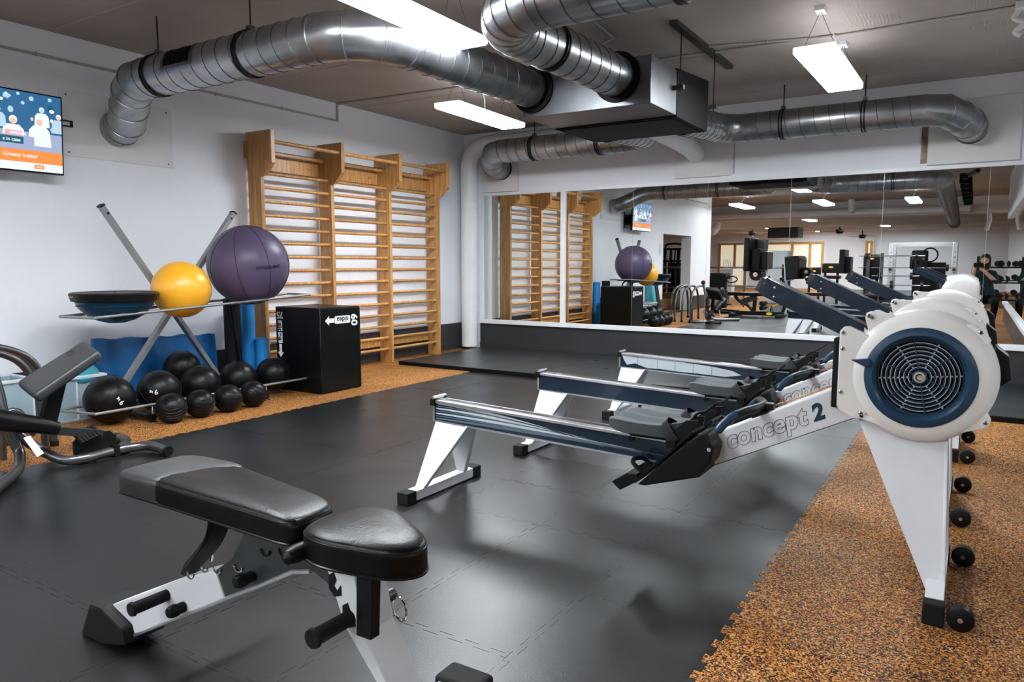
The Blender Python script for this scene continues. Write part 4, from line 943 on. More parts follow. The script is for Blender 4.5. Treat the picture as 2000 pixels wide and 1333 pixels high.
# ------------------------------------------------------------------ adjustable bench in front
bn = thing('weight_bench', 'adjustable weight bench with two black pads in the foreground', 'bench', (-1.6, 1.24, 0))
def pad(name, out, zt_, th, m, taper=.0, seam=True, crown=.012):
    out = [V(x, y, 0) for x, y in out]; n = len(out); P = []
    for i in range(n):       # rounded corners: quadratic arcs between edge points
        a, b_, c = out[i-1], out[i], out[(i+1) % n]
        ra = min(.055, (a-b_).length*.45); rc = min(.055, (c-b_).length*.45)
        p, q = b_+(a-b_).normalized()*ra, b_+(c-b_).normalized()*rc
        for k in range(6): u = k/5; P.append(p*(1-u)**2+b_*(2*u*(1-u))+q*u*u)
    cen = sum(P, V(0, 0, 0))/len(P); rings = []
    prof = [(-th, .985), (-th+.006, 1.0), (-.022, 1.0), (-.012, .992), (-.004, .965), (0, .93), (crown*.5, .80), (crown*.85, .5), (crown, .2)]
    for dz, s in prof: rings.append([cen+(p-cen)*s+V(0, 0, zt_+dz) for p in P])
    o = MB().loft(rings).build(name, m, bn)
    MB().tube([cen+(p-cen)*1.003+V(0, 0, zt_-th+.004) for p in P], .0035, 6, closed=True).build('bottom_piping', 'piping', o)
    if seam: MB().tube([cen+(p-cen)*.989+V(0, 0, zt_-.0105) for p in P], .0016, 5, closed=True).build('stitched_seam', 'piping', o)
    return o
ZP = .590
bp = pad('back_pad', [(-2.075, 1.150), (-2.070, 1.335), (-2.03, 1.378), (-1.85, 1.385), (-1.38, 1.305), (-1.325, 1.27), (-1.312, 1.16), (-1.34, 1.128), (-1.50, 1.133), (-1.84, 1.143), (-2.04, 1.145)], ZP-.012, .066, 'vinyl')
# worn cover pulled over the head end
pad('head_cover', [(-2.082, 1.146), (-2.077, 1.338), (-2.035, 1.384), (-1.853, 1.391), (-1.79, 1.376), (-1.86, 1.139), (-2.045, 1.140)], ZP-.0085, .066, 'vinyl2', seam=False)
pad('seat_pad', [(-1.285, 1.115), (-1.300, 1.24), (-1.262, 1.325), (-1.17, 1.335), (-.985, 1.225), (-.962, 1.165), (-1.01, 1.115), (-1.19, 1.082)], ZP-.012, .068, 'vinyl')
y0, y1 = 1.185, 1.262
b = MB().prism([(-2.355, .0), (-2.235, .0), (-2.10, .035), (-2.115, .085), (-2.225, .122), (-2.29, .120)], 'y', 1.150, 1.285); b.build('rubber_foot', 'rubberfoot', bn, bev=.010)
MB().prism([(-2.19, .012), (-1.66, .277), (-1.70, .352), (-1.745, .336), (-1.86, .290), (-2.255, .105)], 'y', y0, y1).build('rear_beam', 'whitem', bn, bev=.006)
MB().prism([(-1.662, .276), (-1.50, .362), (-1.38, .425), (-1.325, .436), (-1.275, .418), (-1.235, .375), (-1.205, .330), (-1.208, .40), (-1.215, .505), (-1.56, .505), (-1.63, .40), (-1.70, .352)], 'y', y0+.004, y1-.004).build('side_plate', 'gunplate', bn, bev=.005)
MB().tube([(-2.18, y0, .014), (-1.50, y0, .362), (-1.39, y0, .42), (-1.325, y0, .436)], .006, 6).build('plate_edge', 'alu', bn)
MB().prism([(-1.285, .50), (-1.212, .328), (-1.113, .217), (-.975, .045), (-.945, .045), (-1.085, .226), (-1.150, .325), (-1.165, .40), (-1.185, .50)], 'y', y0-.002, 1.285).build('front_leg', 'whitem', bn, bev=.004)
MB().box(-1.00, -.92, y0-.01, 1.30, .012, .06).build('leg_base', 'whitem', bn, bev=.004)
MB().box(-1.145, -1.035, .95, 1.46, .010, .082).build('front_foot', 'whitem', bn, bev=.014, seg=3)
MB().box(-1.10, -.94, 1.19, 1.28, .014, .06).build('foot_joint', 'whitem', bn, bev=.004)
for a, c in ((.88, .96), (1.445, 1.535)): MB().box(-1.158, -1.02, a, c, 0, .094).build('rubber_foot', 'rubberfoot', bn, bev=.016, seg=3)
# curved strut that props the back pad, forked at the top
for sx, s2 in ((0, 0), (.055, .03)):
    pts = bez([(-1.90, 1.236, .285), (-1.84, 1.236, .34), (-1.775+sx*.4, 1.236, .42), (-1.745+sx, 1.236, .525)], 5); q = MB()
    q.tube(pts, [.024]*len(pts), 4); q.build('curved_strut', 'blkm', bn)
MB().box(-1.82, -1.30, 1.205, 1.265, .500, .522).build('pad_rail', 'blkm', bn, bev=.003)
MB().prism([(-1.40, .505), (-1.33, .47), (-1.26, .47), (-1.25, .52), (-1.40, .522)], 'y', 1.17, 1.26).build('hinge_plate', 'blkm', bn, bev=.003)
MB().prism([(-1.143, .34), (-1.098, .34), (-1.088, .53), (-1.136, .53)], 'y', 1.150, 1.180).build('seat_post', 'blk', bn, bev=.003)
MB().prism([(-1.27, .520), (-1.02, .520), (-1.02, .500), (-1.06, .488), (-1.18, .492)], 'y', 1.19, 1.24).build('seat_rail', 'blkm', bn, bev=.003)
MB().cyl((-1.335, 1.150, .562), (-1.335, 1.22, .560), .013, 14).build('hinge_pin', 'blk', bn)
# rollers / grips
g = MB().band((-1.925, 1.075, .226), (0, 1, 0), [(0, 0), (0, .019), (.008, .021), (.012, .0175), (.118, .0165), (.118, 0)], 20).build('grip', 'rubberfoot', bn)
MB().cyl((-1.925, 1.18, .226), (-1.925, 1.33, .226), .013, 16).build('cross_bar', 'dkgrey', bn)
MB().band((-1.925, 1.335, .226), (0, 1, 0), [(0, 0), (0, .0165), (.10, .0175), (.104, .021), (.112, .019), (.112, 0)], 20).build('grip', 'rubberfoot', bn)
MB().band((-1.197, 1.068, .352), (0, 1, 0), [(0, 0), (0, .022), (.008, .024), (.014, .0195), (.105, .0185), (.115, .022), (.13, .022), (.13, 0)], 22).build('grip', 'rubberfoot', bn)
MB().cyl((-1.197, 1.15, .352), (-1.197, 1.335, .352), .0165, 16).build('cross_bar', 'dkgrey', bn)
MB().ring((-1.165, 1.20, .330), (.3, 1, 0), .030, .0028, 20, 6).build('ring_pull', 'chrome', bn); MB().ring((-1.165, 1.325, .325), (.3, 1, 0), .030, .0028, 20, 6).build('ring_pull', 'chrome', bn)
# adjustment teeth with bright worn edges
for x, z, r in ((-1.81, .318, .016), (-1.745, .350, .014), (-1.69, .362, .016), (-1.60, .388, .017), (-1.49, .455, .016), (-1.42, .470, .018)):
    q = MB().tube([(x+r*math.cos(a), y0+.001, z+r*math.sin(a)) for a in [math.radians(180+i*18) for i in range(11)]], .0026, 6); q.build('worn_notch', 'chrome' if x < -1.55 else 'blk', bn)
for x, z in ((-1.905, .268), (-1.815, .318)): MB().tube(bez([(x, y1-.005, z+.01), (x+.006, y1-.005, z+.035), (x-.004, y1-.005, z+.052), (x+.008, y1-.005, z+.060)], 4), .0045, 6).build('hook_tooth', 'chrome', bn)
for x, z, L, r in ((-1.845, .212, .05, .018), (-1.545, .372, .05, .018), (-1.272, .522, .115, .022)):
    q = MB().cyl((x, y0-.002, z), (x, y0-L*.5, z), r*.85, 16); q.band((x, y0-L*.5, z), (0, -1, 0), [(0, r), (L*.3, r), (L*.5, r*.75), (L*.58, 0)], 18); q.build('bumper_knob', 'blk', bn)
for x, z in ((-1.02, .235), (-1.0, .18)): MB().box(x-.002, x+.002, y0-.0075, y0-.005, z-.002, z+.002).build('paint_chip', 'stain', bn)
for x, z in ((-1.238, .425), (-1.195, .360)):
    MB().prism([(x-.020, z+.020), (x-.004, z+.030), (x+.004, z+.012), (x-.004, z-.004), (x+.006, z-.014), (x+.018, z+.002), (x+.020, z-.022), (x-.002, z-.030), (x-.020, z-.014)], 'y', y0-.0045, y0-.001).build('hook_notch', 'blkm', bn)
# ------------------------------------------------------------------ padded machine at the left edge
lm = thing('curl_machine', 'grey tube exercise machine with sloping arm pad at the left edge', 'exercise machine', (-4.45, 2.1, 0))
def tb(name, pts, r, m, par=lm, n=5, k=14): return MB().tube(bez(pts, n), r, k).build(name, m, par)
tb('foot_tube', [(-4.64, 1.96, .24), (-4.62, 2.02, .16), (-4.56, 2.10, .075), (-4.45, 2.15, .035), (-4.40, 2.24, .032), (-4.42, 2.37, .032), (-4.41, 2.50, .035), (-4.33, 2.60, .04), (-4.14, 2.60, .032)], .029, 'gunm')
MB().cyl((-4.15, 2.60, .032), (-4.128, 2.60, .032), .031, 16).build('tube_cap', 'blk', lm)
tb('foot_tube', [(-4.42, 2.46, .033), (-4.56, 2.58, .034), (-4.66, 2.63, .034), (-4.74, 2.63, .034)], .028, 'gunm')
MB().cyl((-4.73, 2.63, .034), (-4.76, 2.63, .034), .03, 16).build('tube_cap', 'blk', lm)
tb('foot_tube', [(-4.60, 1.93, .26), (-4.60, 1.95, .18), (-4.58, 1.97, .10), (-4.48, 1.92, .045), (-4.37, 1.84, .033), (-4.23, 1.72, .033), (-4.05, 1.58, .033)], .029, 'gunm')
def slab(name, q4, nrm, th, m, par, bev=.02):
    a = [Vector(p) for p in q4]; n_ = Vector(nrm).normalized()*th
    return MB().add(a+[p-n_ for p in a], [(0, 1, 2, 3), (7, 6, 5, 4), (0, 4, 5, 1), (1, 5, 6, 2), (2, 6, 7, 3), (3, 7, 4, 0)]).build(name, m, par, bev=bev, seg=4)
u = V(0, .36, .195); nr = V(.62, -.42, .66)
slab('arm_pad', [(-4.27, 1.925, .470), (-4.27, 2.29, .680), (-4.52, 2.335, .725), (-4.56, 1.97, .515)], (.12, -.50, .86), .062, 'vinyl2', lm, .026)
MB().ring((-4.44, 2.215, .659), (.12, -.50, .86), .022, .0018, 20, 4).build('embossed_badge', 'vinyl', lm)
MB().beam((-4.43, 2.14, .55), (-4.46, 2.06, .22), .05, .085, (0, 1, .2)).build('pad_upright', 'blkm', lm, bev=.006)
tb('frame_tube', [(-4.52, 2.20, .52), (-4.54, 2.18, .42), (-4.55, 2.12, .30), (-4.56, 2.02, .20)], .026, 'gunm')
q = MB(); pts = bez([(-4.40, 1.55, .42), (-4.40, 1.72, .375), (-4.41, 1.88, .315), (-4.41, 2.02, .270), (-4.41, 2.10, .238)], 5); q.tube(pts, [.072-.034*i/(len(pts)-1) for i in range(len(pts))], 20); q.build('roller_pad', 'vinyl', lm)
q = MB(); pts = bez([(-4.60, 1.60, .40), (-4.60, 1.80, .345), (-4.60, 1.98, .29)], 5); q.tube(pts, .045, 16); q.build('roller_pad', 'vinyl', lm)
MB().beam((-4.45, 2.05, .235), (-4.43, 2.36, .155), .05, .048).build('lever_arm', 'dkgrey', lm, bev=.004)
MB().prism([(2.20, .03), (2.20, .13), (2.24, .17), (2.42, .16), (2.455, .12), (2.455, .03)], 'x', -4.455, -4.44).build('side_plate', 'blkm', lm, bev=.004)
pd = slab('pedal', [(-4.37, 2.21, .135), (-4.37, 2.33, .165), (-4.46, 2.33, .215), (-4.46, 2.21, .185)], (.45, -.2, .85), .03, 'blk', lm, .006)
for k in range(6):
    y = 2.215+.02*k; MB().beam((-4.368, y, .138+.005*k), (-4.458, y, .188+.005*k), .005, .008).build('pedal_rib', 'dkgrey', pd)
for y in (2.24, 2.43): MB().box(-4.46, -4.39, y-.018, y+.018, .0, .07).build('tube_clamp', 'blkm', lm, bev=.004)
MB().box(-4.41, -4.365, 2.29, 2.38, .0, .008).build('foot_pad', 'rubberfoot', lm)
solo_ = MB().add([(-4.36, 1.90, .23), (-4.36, 1.935, .235), (-4.33, 1.985, .13), (-4.33, 1.95, .115)], [(0, 1, 2, 3)]).build('paper_tag', 'paper', lm)
MB().ball((-4.72, 1.90, .79), .045, 16, 12).build('end_knob', 'blk', lm)
MB().cyl((-4.72, 1.90, .79), (-4.60, 1.93, .24), .022, 12).build('frame_tube', 'gunm', lm)
# curved tube frames behind it
for i, (x, dy) in enumerate(((-5.0, 0), (-4.86, -.12), (-5.14, .02), (-5.28, -.15))):
    lb = ('curved grey tube frame standing behind the padded machine, second from the rack', 'curved grey tube frame nearest the padded machine', 'curved grey tube frame third from the padded machine, by the bins', 'curved grey tube frame closest to the wall')[i]
    t = thing('parallette_bar', lb, 'dip bar', (x, 1.9+dy, 0), 'curved tube frames at the left edge')
    P = [(x, 1.30+dy, .03), (x, 1.32+dy, .35), (x, 1.42+dy, .60), (x, 1.62+dy, .705), (x, 1.90+dy, .705), (x, 2.12+dy, .66), (x, 2.26+dy, .57), (x, 2.33+dy, .40), (x, 2.355+dy, .20), (x, 2.36+dy, .03)]
    MB().tube(bez(P, 4), .021, 14).build('tube', 'gunm', t)
    MB().cyl((x, 1.30+dy, 0), (x, 1.30+dy, .035), .026, 14).cyl((x, 2.36+dy, 0), (x, 2.36+dy, .035), .026, 14).build('rubber_tip', 'rubberfoot', t)
    if i == 0: MB().tube(bez([(x+.1, 2.02, .0), (x+.1, 2.03, .22), (x+.1, 2.07, .29), (x+.1, 2.13, .27), (x+.1, 2.15, .20)], 4), .018, 12).build('hook', 'gunm', t)
# ------------------------------------------------------------------ the hall behind the camera, seen in the mirror
def rail(label, pts, h, mid):
    t = thing('guard_rail', label, 'railing', (*pts[0], 0), 'grey tube railings')
    P = [V(x, y, h) for x, y in pts]
    MB().tube(P, .024, 10).build('top_bar', 'gunm', t); MB().tube([p-V(0, 0, mid) for p in P], .020, 10).build('middle_bar', 'gunm', t)
    for p in (P[0], P[-1]): MB().ball(p, .045, 12, 8).build('end_ball', 'blk', t)
    L = (P[-1]-P[0]).length; n = max(1, round(L/1.1))
    for k in range(n+1):
        p = P[0].lerp(P[-1], k/n); MB().cyl((p.x, p.y, 0), p, .024, 10).build('post', 'gunm', t)
rail('grey tube railing beside the white wall corner, left of the exercise bike', [(-6.36, -3.5), (-4.25, -3.5)], 1.07, .50)
rail('grey tube railing seen through the doorway below the television', [(-6.55, -2.8), (-6.75, .3)], 1.08, .52)
t = thing('cable_rig', 'tall black cable training rig seen through the doorway', 'gym machine', (-7.3, -4.2, 0))
for x in (-7.75, -7.35, -6.9):
    for y in (-4.0, -4.5): MB().box(x-.035, x+.035, y-.035, y+.035, 0, 1.62).build('upright', 'blk', t)
for z in (1.60, 1.25, .6): MB().box(-7.8, -6.85, -4.04, -3.97, z-.03, z+.03).build('crossbar', 'blk', t)
MB().tube(bez([(-7.7, -3.9, 1.5), (-7.6, -3.7, 1.72), (-7.2, -3.7, 1.74), (-7.0, -3.9, 1.62)], 5), .03, 10).build('pull_up_bar', 'blk', t)
for k in range(6): MB().tube(bez([(-7.7+.14*k, -3.93, 1.58), (-7.72+.14*k, -3.90, 1.1), (-7.68+.14*k, -3.92, .7)], 4), .022, 8).build('hanging_strap', 'blk', t)
MB().box(-7.7, -7.0, -4.5, -4.1, .1, 1.2).build('weight_stack', 'blkm', t)
for i, (x, y, s, lb) in enumerate(((-6.98, -2.4, .40, 'larger orange wooden step box seen through the doorway'), (-7.05, -1.85, .25, 'smaller orange wooden step box in front of the larger one'))):
    solo(MB().box(x-.22, x+.22, y-.22, y+.22, 0, s), 'wooden_box', 'wood', lb, 'box', 'wooden step boxes', bev=.01)
t = thing('notice_poster', 'small white notice sheet on the left wall beside the doorway', 'poster', (X0, .8, 1.5))
MB().box(X0, X0+.004, .72, .92, 1.37, 1.66).build('sheet', 'paper', t)
for k in range(7): MB().box(X0+.004, X0+.005, .74+(.04 if k % 2 else 0), .90, 1.42+.03*k, 1.425+.03*k).build('text_line', 'dkgrey', t)
for i, (y, m, lb) in enumerate(((1.62, 'teal', 'teal folded board leaning on the wall near the curved tube frames'), (1.40, 'blackfoam', 'black folded board leaning on the wall near the doorway'))):
    solo(MB().prism([(-6.04, .02), (-5.80, .02), (-5.93, .78), (-6.04, .78)], 'y', y-.09, y+.09), 'folded_board', m, lb, 'mat', 'boards leaning on the wall', bev=.012)
# exercise bike
bk = thing('exercise_bike', 'black exercise bike with looped handlebars seen in the mirror', 'exercise bike', (-5.15, -1, 0))
MB().box(-5.45, -4.8, -1.25, -1.18, .0, .06).build('foot', 'blkm', bk, bev=.01); MB().box(-5.45, -4.8, -.55, -.48, .0, .06).build('foot', 'blkm', bk, bev=.01)
MB().beam((-5.13, -1.2, .05), (-5.13, -.5, .05), .07, .07).build('base_beam', 'blkm', bk)
MB().band((-5.2, -1.02, .33), (1, 0, 0), [(0, 0), (0, .20), (.02, .23), (.12, .23), (.14, .20), (.14, 0)], 26).build('wheel_cover', 'blk', bk)
MB().beam((-5.13, -1.1, .3), (-5.13, -1.18, .86), .05, .06).build('handlebar_post', 'blkm', bk)
MB().beam((-5.13, -.75, .1), (-5.13, -.62, .62), .05, .06).build('seat_post', 'blkm', bk)
MB().box(-5.27, -4.99, -.80, -.52, .62, .70).build('seat', 'vinyl', bk, bev=.03); MB().box(-5.32, -4.94, -.52, -.46, .62, .96).build('backrest', 'vinyl', bk, bev=.025)
MB().box(-5.22, -5.04, -1.24, -1.18, .80, .95).build('console', 'greyseat', bk, bev=.01)
for sx in (-1, 1):
    c = V(-5.13+sx*.16, -1.12, .80); MB().tube([c+V(.13*math.cos(a), .02, .075*math.sin(a)) for a in [2*PI*i/16 for i in range(16)]], .016, 8, closed=True).build('handlebar_loop', 'blk', bk)
    MB().beam((-5.13+sx*.10, -1.02, .33), (-5.13+sx*.12, -1.02+sx*.14, .22), .02, .03).build('crank', 'chrome', bk)
    MB().box(-5.13+sx*.17-.05, -5.13+sx*.17+.05, -1.07+sx*.14, -.97+sx*.14, .19, .22).build('pedal', 'blk', bk)
# leg machine with yellow badge
lg = thing('leg_machine', 'black padded leg machine with a yellow badge on its base, seen in the mirror', 'gym machine', (-4.05, -.1, 0))
MB().box(-4.60, -3.50, -.05, .07, .03, .12).build('base_beam', 'blkm', lg, bev=.01); MB().box(-3.62, -3.48, -.35, .35, .0, .07).build('foot', 'blkm', lg, bev=.01); MB().box(-4.62, -4.5, -.35, .35, .0, .07).build('foot', 'blkm', lg, bev=.01)
q = MB(); q.band((-3.80, .071, .075), (0, 1, 0), [(0, 0), (0, .03), (.004, .03), (.004, 0)], 20)
for v in range(len(q.v)): q.v[v] = (-3.80+(q.v[v][0]+3.80)*2.2, q.v[v][1], q.v[v][2])
q.build('badge', 'logo', lg)
MB().tube(bez([(-3.55, 0, .08), (-3.50, 0, .25), (-3.56, 0, .42), (-3.72, 0, .52)], 5), .035, 10).build('frame_tube', 'blkm', lg)
MB().tube(bez([(-4.15, 0, .10), (-4.3, 0, .25), (-4.5, 0, .35), (-4.6, 0, .50)], 5), .035, 10).build('frame_tube', 'blkm', lg)
MB().beam((-4.15, 0, .10), (-4.13, 0, .50), .07, .07).build('upright', 'blkm', lg)
MB().box(-4.72, -3.72, -.16, .14, .46, .54).build('bench_pad', 'vinyl', lg, bev=.02)
MB().beam((-4.45, 0, .30), (-4.10, 0, .44), .10, .12).build('weight_arm', 'dkgrey', lg)
for z in (.2, .3): MB().cyl((-3.95, -.18, z), (-3.95, .18, z), .05, 14).build('roller_pad', 'vinyl', lg)
t = thing('water_bottle', 'small dark bottle standing on the floor behind the leg machine', 'bottle', (-3.85, -.35, 0))
MB().band((-3.85, -.35, 0), (0, 0, 1), [(0, 0), (0, .035), (.16, .035), (.19, .015), (.21, .015)], 16).build('bottle', 'navy', t); MB().band((-3.85, -.35, .205), (0, 0, 1), [(0, .0), (0, .018), (.02, .018), (.02, 0)], 12).build('lid', 'blk', t)
t = thing('cabinet', 'tall pale grey cabinet behind the nearest monitor, seen in the mirror', 'cabinet', (-5.0, -6.3, 0))
MB().box(-5.28, -4.72, -6.6, -6.0, 0, 1.56).build('cabinet_body', 'cabinet', t, bev=.01); MB().box(-5.26, -5.01, -6.0, -5.985, .05, 1.52).build('door', 'cabinet', t); MB().box(-4.99, -4.74, -6.0, -5.985, .05, 1.52).build('door', 'cabinet', t)
t = thing('umbrella_bin', 'white open bin holding pale sticks before the wooden door', 'bin', (-7.3, -9, 0))
MB().prism([(-7.5, 0), (-7.14, 0), (-7.08, 1.0), (-7.55, 1.0)], 'y', -9.2, -8.8).build('bin_body', 'white', t, bev=.01)
for k in range(4): MB().tube([(-7.42+.08*k, -9, .9), (-7.50+.08*k, -9, 1.32)], .014, 8).build('stick', 'white', t)
for i, (x, w, z0, z1, lb) in enumerate(((-4.55, .22, .85, 1.16, 'leftmost black padded machine with yellow badge behind the middle monitor'), (-3.80, .36, .86, 1.08, 'black padded machine with yellow badge, second along the mirror'), (-3.36, .46, .92, 1.19, 'widest black padded machine with yellow badge, left of the squat rack'), (-2.36, .40, .75, 1.42, 'black padded machine with yellow badge just left of the squat rack'))):
    t = thing('padded_machine', lb, 'gym machine', (x, -5, 0), 'black padded machines with yellow badges')
    MB().box(x-w/2, x+w/2, -5.1, -5.0, z0, z1).build('back_pad', 'vinyl', t, bev=.03)
    q = MB().band((x, -4.995, z1-.11), (0, 1, 0), [(-.01, 0), (-.01, .025), (.003, .025), (.003, 0)], 18)
    for v in range(len(q.v)): q.v[v] = (x+(q.v[v][0]-x)*2.4, q.v[v][1], q.v[v][2])
    q.build('badge', 'logo', t)
    for sx in (-1, 1): MB().box(x+sx*w*.35-.03, x+sx*w*.35+.03, -5.15, -5.09, 0, z0+.05).build('upright', 'blkm', t)
    MB().box(x-w/2-.02, x+w/2+.02, -5.2, -4.86, z0-.16, z0-.07).build('seat', 'vinyl', t, bev=.02); MB().box(x-w/2+.0, x+w/2-.0, -5.3, -4.86, .0, .08).build('base', 'blkm', t)
t = thing('duct_unit', 'dark grey box-shaped ventilation unit hanging in the hall behind', 'ventilation unit', (-6.15, -12.3, 2.14))
MB().box(-6.7, -5.6, -12.8, -11.95, 2.13, 2.5).build('casing', 'dkgrey', t, bev=.01)
MB().box(-6.6, -5.7, -12.5, -12.2, 2.5, ZC).build('hanger', 'blkm', t)
for i, (x, y, z, lb) in enumerate(((-7.8, -14, 2.42, 'ceiling fan seen in the mirror above the left window frames'), (-4.5, -14, 2.42, 'ceiling fan seen in the mirror above the black padded machines'), (-4.2, -18.2, 2.35, 'farthest ceiling fan seen in the mirror, right of the others'))):
    t = thing('ceiling_fan', lb, 'ceiling fan', (x, y, z), 'ceiling fans in the hall behind')
    MB().band((x, y, z), (0, 0, 1), [(-.10, 0), (-.09, .10), (-.02, .16), (.05, .16), (.08, .05), (.08, 0)], 20).build('motor', 'blkm', t)
    MB().band((x, y, z-.10), (0, 0, 1), [(-.05, 0), (-.04, .06), (0, .06)], 16).build('fan_light', 'white', t)
    MB().cyl((x, y, z+.07), (x, y, ZC), .02, 8).build('down_rod', 'blkm', t)
    for k in range(4):
        a = k*PI/2+.35+i; d = V(math.cos(a), math.sin(a), 0); n_ = V(-d.y, d.x, .15).normalized()*.06; p, q_ = V(x, y, z)+d*.15, V(x, y, z)+d*.72
        MB().add([p-n_, p+n_, q_+n_*1.2, q_-n_*1.2], [(0, 1, 2, 3)]).add([v-V(0, 0, .008) for v in (p-n_, p+n_, q_+n_*1.2, q_-n_*1.2)], [(3, 2, 1, 0)]).build('blade', 'white', t)
# squat rack with barbells
sr = thing('squat_rack', 'light grey steel squat rack with a top bar, seen in the mirror', 'rack', (-1.2, -5, 0))
for x in (-1.90, -.46):
    for y in (-5.0, -5.8): 
        MB().box(x-.055, x+.055, y-.04, y+.04, 0, 1.72).build('upright', 'alu', sr, bev=.006)
    MB().box(x-.04, x+.04, -5.8, -4.9, .0, .07).build('base', 'alu', sr)
    for k in range(10): MB().cyl((x, -4.955, .3+.13*k), (x, -4.962, .3+.13*k), .013, 10).build('pin_hole', 'blk', sr)
for z, y in ((1.70, -5.0), (1.66, -5.8)): MB().box(-1.9, -.46, y-.03, y+.03, z-.03, z+.03).build('crossbar', 'alu', sr)
for x in (-1.90, -.46): MB().box(x-.03, x+.03, -4.98, -4.86, 1.00, 1.05).build('bar_hook', 'blk', sr)
for i, (x0, x1, z, pr, lb) in enumerate(((-2.62, -1.1, 1.375, .07, 'topmost of the barbells seen in the mirror by the squat rack'), (-2.66, -.42, 1.07, .085, 'long barbell resting on the hooks of the squat rack'), (-2.3, -1.2, .86, .09, 'barbell below the hooked one, left of the squat rack'), (-2.0, -.95, .62, .12, 'lowest barbell with thick black plates by the squat rack'))):
    t = thing('barbell', lb, 'barbell', ((x0+x1)/2, -4.58 if i != 1 else -4.83, z), 'barbells by the squat rack'); y = -4.83 if i == 1 else -4.59
    MB().cyl((x0, y, z), (x1, y, z), .014, 10).build('bar', 'chrome', t)
    for x in (x0+.18, x1-.18): MB().band((x, y, z), (1, 0, 0), [(-.03, 0), (-.03, pr), (.03, pr), (.03, 0)], 20).build('weight_plate', 'blk', t)
t = thing('barbell_holder', 'dark grey barbell stand left of the squat rack', 'rack', (-2.1, -5, 0))
for x in (-2.40, -2.08):
    MB().box(x-.04, x+.04, -4.72, -4.64, 0.05, 1.45).build('upright', 'dkgrey', t)
    for z in (.60, .84, 1.355): MB().box(x-.02, x+.02, -4.64, -4.54, z-.04, z-.015).build('cradle', 'blk', t)
MB().box(-2.45, -2.03, -4.80, -4.45, 0, .05).build('base', 'dkgrey', t)
t = thing('wall_hoop', 'thin black hoop standing on the shelf behind the squat rack', 'hoop', (-1.1, -7, 1.2)); MB().ring((-1.1, -7, 1.42), (0, 1, 0), .19, .02, 32, 8).build('hoop', 'blk', t); MB().box(-1.5, -.7, -7.15, -6.9, .0, 1.21).build('stand', 'blkm', t)
t = thing('machine_seat', 'black seat back with rounded corners inside the squat rack', 'gym machine', (-1.3, -6.2, 0)); MB().box(-1.50, -1.10, -6.25, -6.15, 1.2, 1.54).build('backrest', 'vinyl', t, bev=.05); MB().box(-1.34, -1.26, -6.3, -6.22, 0, 1.3).build('post', 'blkm', t); MB().box(-1.5, -1.1, -6.6, -5.95, 0, .08).build('base', 'blkm', t)
for i, (x, lb) in enumerate(((-3.15, 'black flat bench with shiny pad in front of the padded machines'), (-2.1, 'black flat bench with shiny pad before the squat rack'))):
    t = thing('flat_bench', lb, 'bench', (x, -3.2, 0), 'flat benches in the hall behind'); MB().box(x-.55, x+.4, -3.35, -3.05, .36, .44).build('pad', 'vinyl', t, bev=.02)
    for sx in (-.4, .3): MB().box(x+sx-.03, x+sx+.03, -3.23, -3.17, 0, .37).build('leg', 'alu', t)
    MB().box(x-.42, x-.36, -3.45, -2.95, 0, .05).build('foot', 'alu', t); MB().box(x+.27, x+.33, -3.45, -2.95, 0, .05).build('foot', 'alu', t)
# dumbbell racks in the right part of the hall
for j, (y, lb) in enumerate(((-3.6, 'black storage rack with round weights on the right, nearest the mirrored wall'), (-6.4, 'black storage rack with round weights on the right, farther back'))):
    t = thing('weight_rack', lb, 'rack', (.75, y, 0), 'black weight racks'); 
    for x in (.05, 1.45): MB().box(x-.03, x+.03, y-.25, y-.19, 0, 1.35).build('upright', 'blk', t); MB().box(x-.03, x+.03, y-.3, y+.2, 0, .06).build('foot', 'blk', t)
    for z in (.35, .75, 1.10): MB().box(.05, 1.45, y-.22, y+.10, z-.03, z).build('shelf', 'blkm', t)
    for k in range(5):
        for z in (.35, .75, 1.10):
            x = .22+.27*k; d = thing('dumbbell', 'black dumbbell on the %s shelf of the %s weight rack, %s from the left' % ({.35: 'bottom', .75: 'middle', 1.10: 'top'}[z], ('nearer', 'farther')[j], ('first', 'second', 'third', 'fourth', 'fifth')[4-k]), 'dumbbell', (x, y, z), 'dumbbells on the weight racks')
            for sy in (-1, 1): MB().band((x, y+sy*.09-.06, z+.075), (0, 1, 0), [(-.04, 0), (-.04, .075), (.04, .075), (.04, 0)], 14).build('head', 'blk', d)
            MB().cyl((x, y-.13, z+.075), (x, y+.02, z+.075), .016, 8).build('handle', 'chrome', d)
t = thing('elbow_pipe', 'white elbow pipe hanging from the beam behind, seen in the mirror', 'pipe', (-7.2, -7, 2.2))
MB().tube([(-7.16, -7, 2.5)]+[(-7.16, -7, 2.42), (-7.17, -6.95, 2.32), (-7.20, -6.85, 2.22), (-7.24, -6.65, 2.18)], .13, 18).build('pipe', 'white', t); MB().band((-7.24, -6.64, 2.18), (0, 1, 0), [(0, 0), (0, .135), (.03, .135), (.03, 0)], 20).build('cap', 'white', t)
t = thing('beam_pipe', 'long pale pipe running along the first ceiling beam behind', 'pipe', (-4, -5.9, 2.6)); MB().tube([(-9, -5.95, 2.62), (-.2, -5.95, 2.62)], .10, 16).build('pipe', 'white', t)
MB().tube([(-3.0, -5.95, 2.65), (-3.0, -5.6, 2.68), (-3.0, -5.6, ZC)], .09, 14).build('riser', 'white', t)
t = thing('drop_pipe', 'white vertical pipe leaning beside the right wall end, seen in the mirror', 'pipe', (.22, -6.3, 2.2)); MB().tube([(.20, -6.35, ZC), (.24, -6.32, 2.3), (.18, -6.3, 2.05)], .06, 14).build('pipe', 'white', t)
t = thing('cable_tray', 'black cable tray with lamps beside the long hanging duct', 'cable tray', (-.22, -1, 2.7))
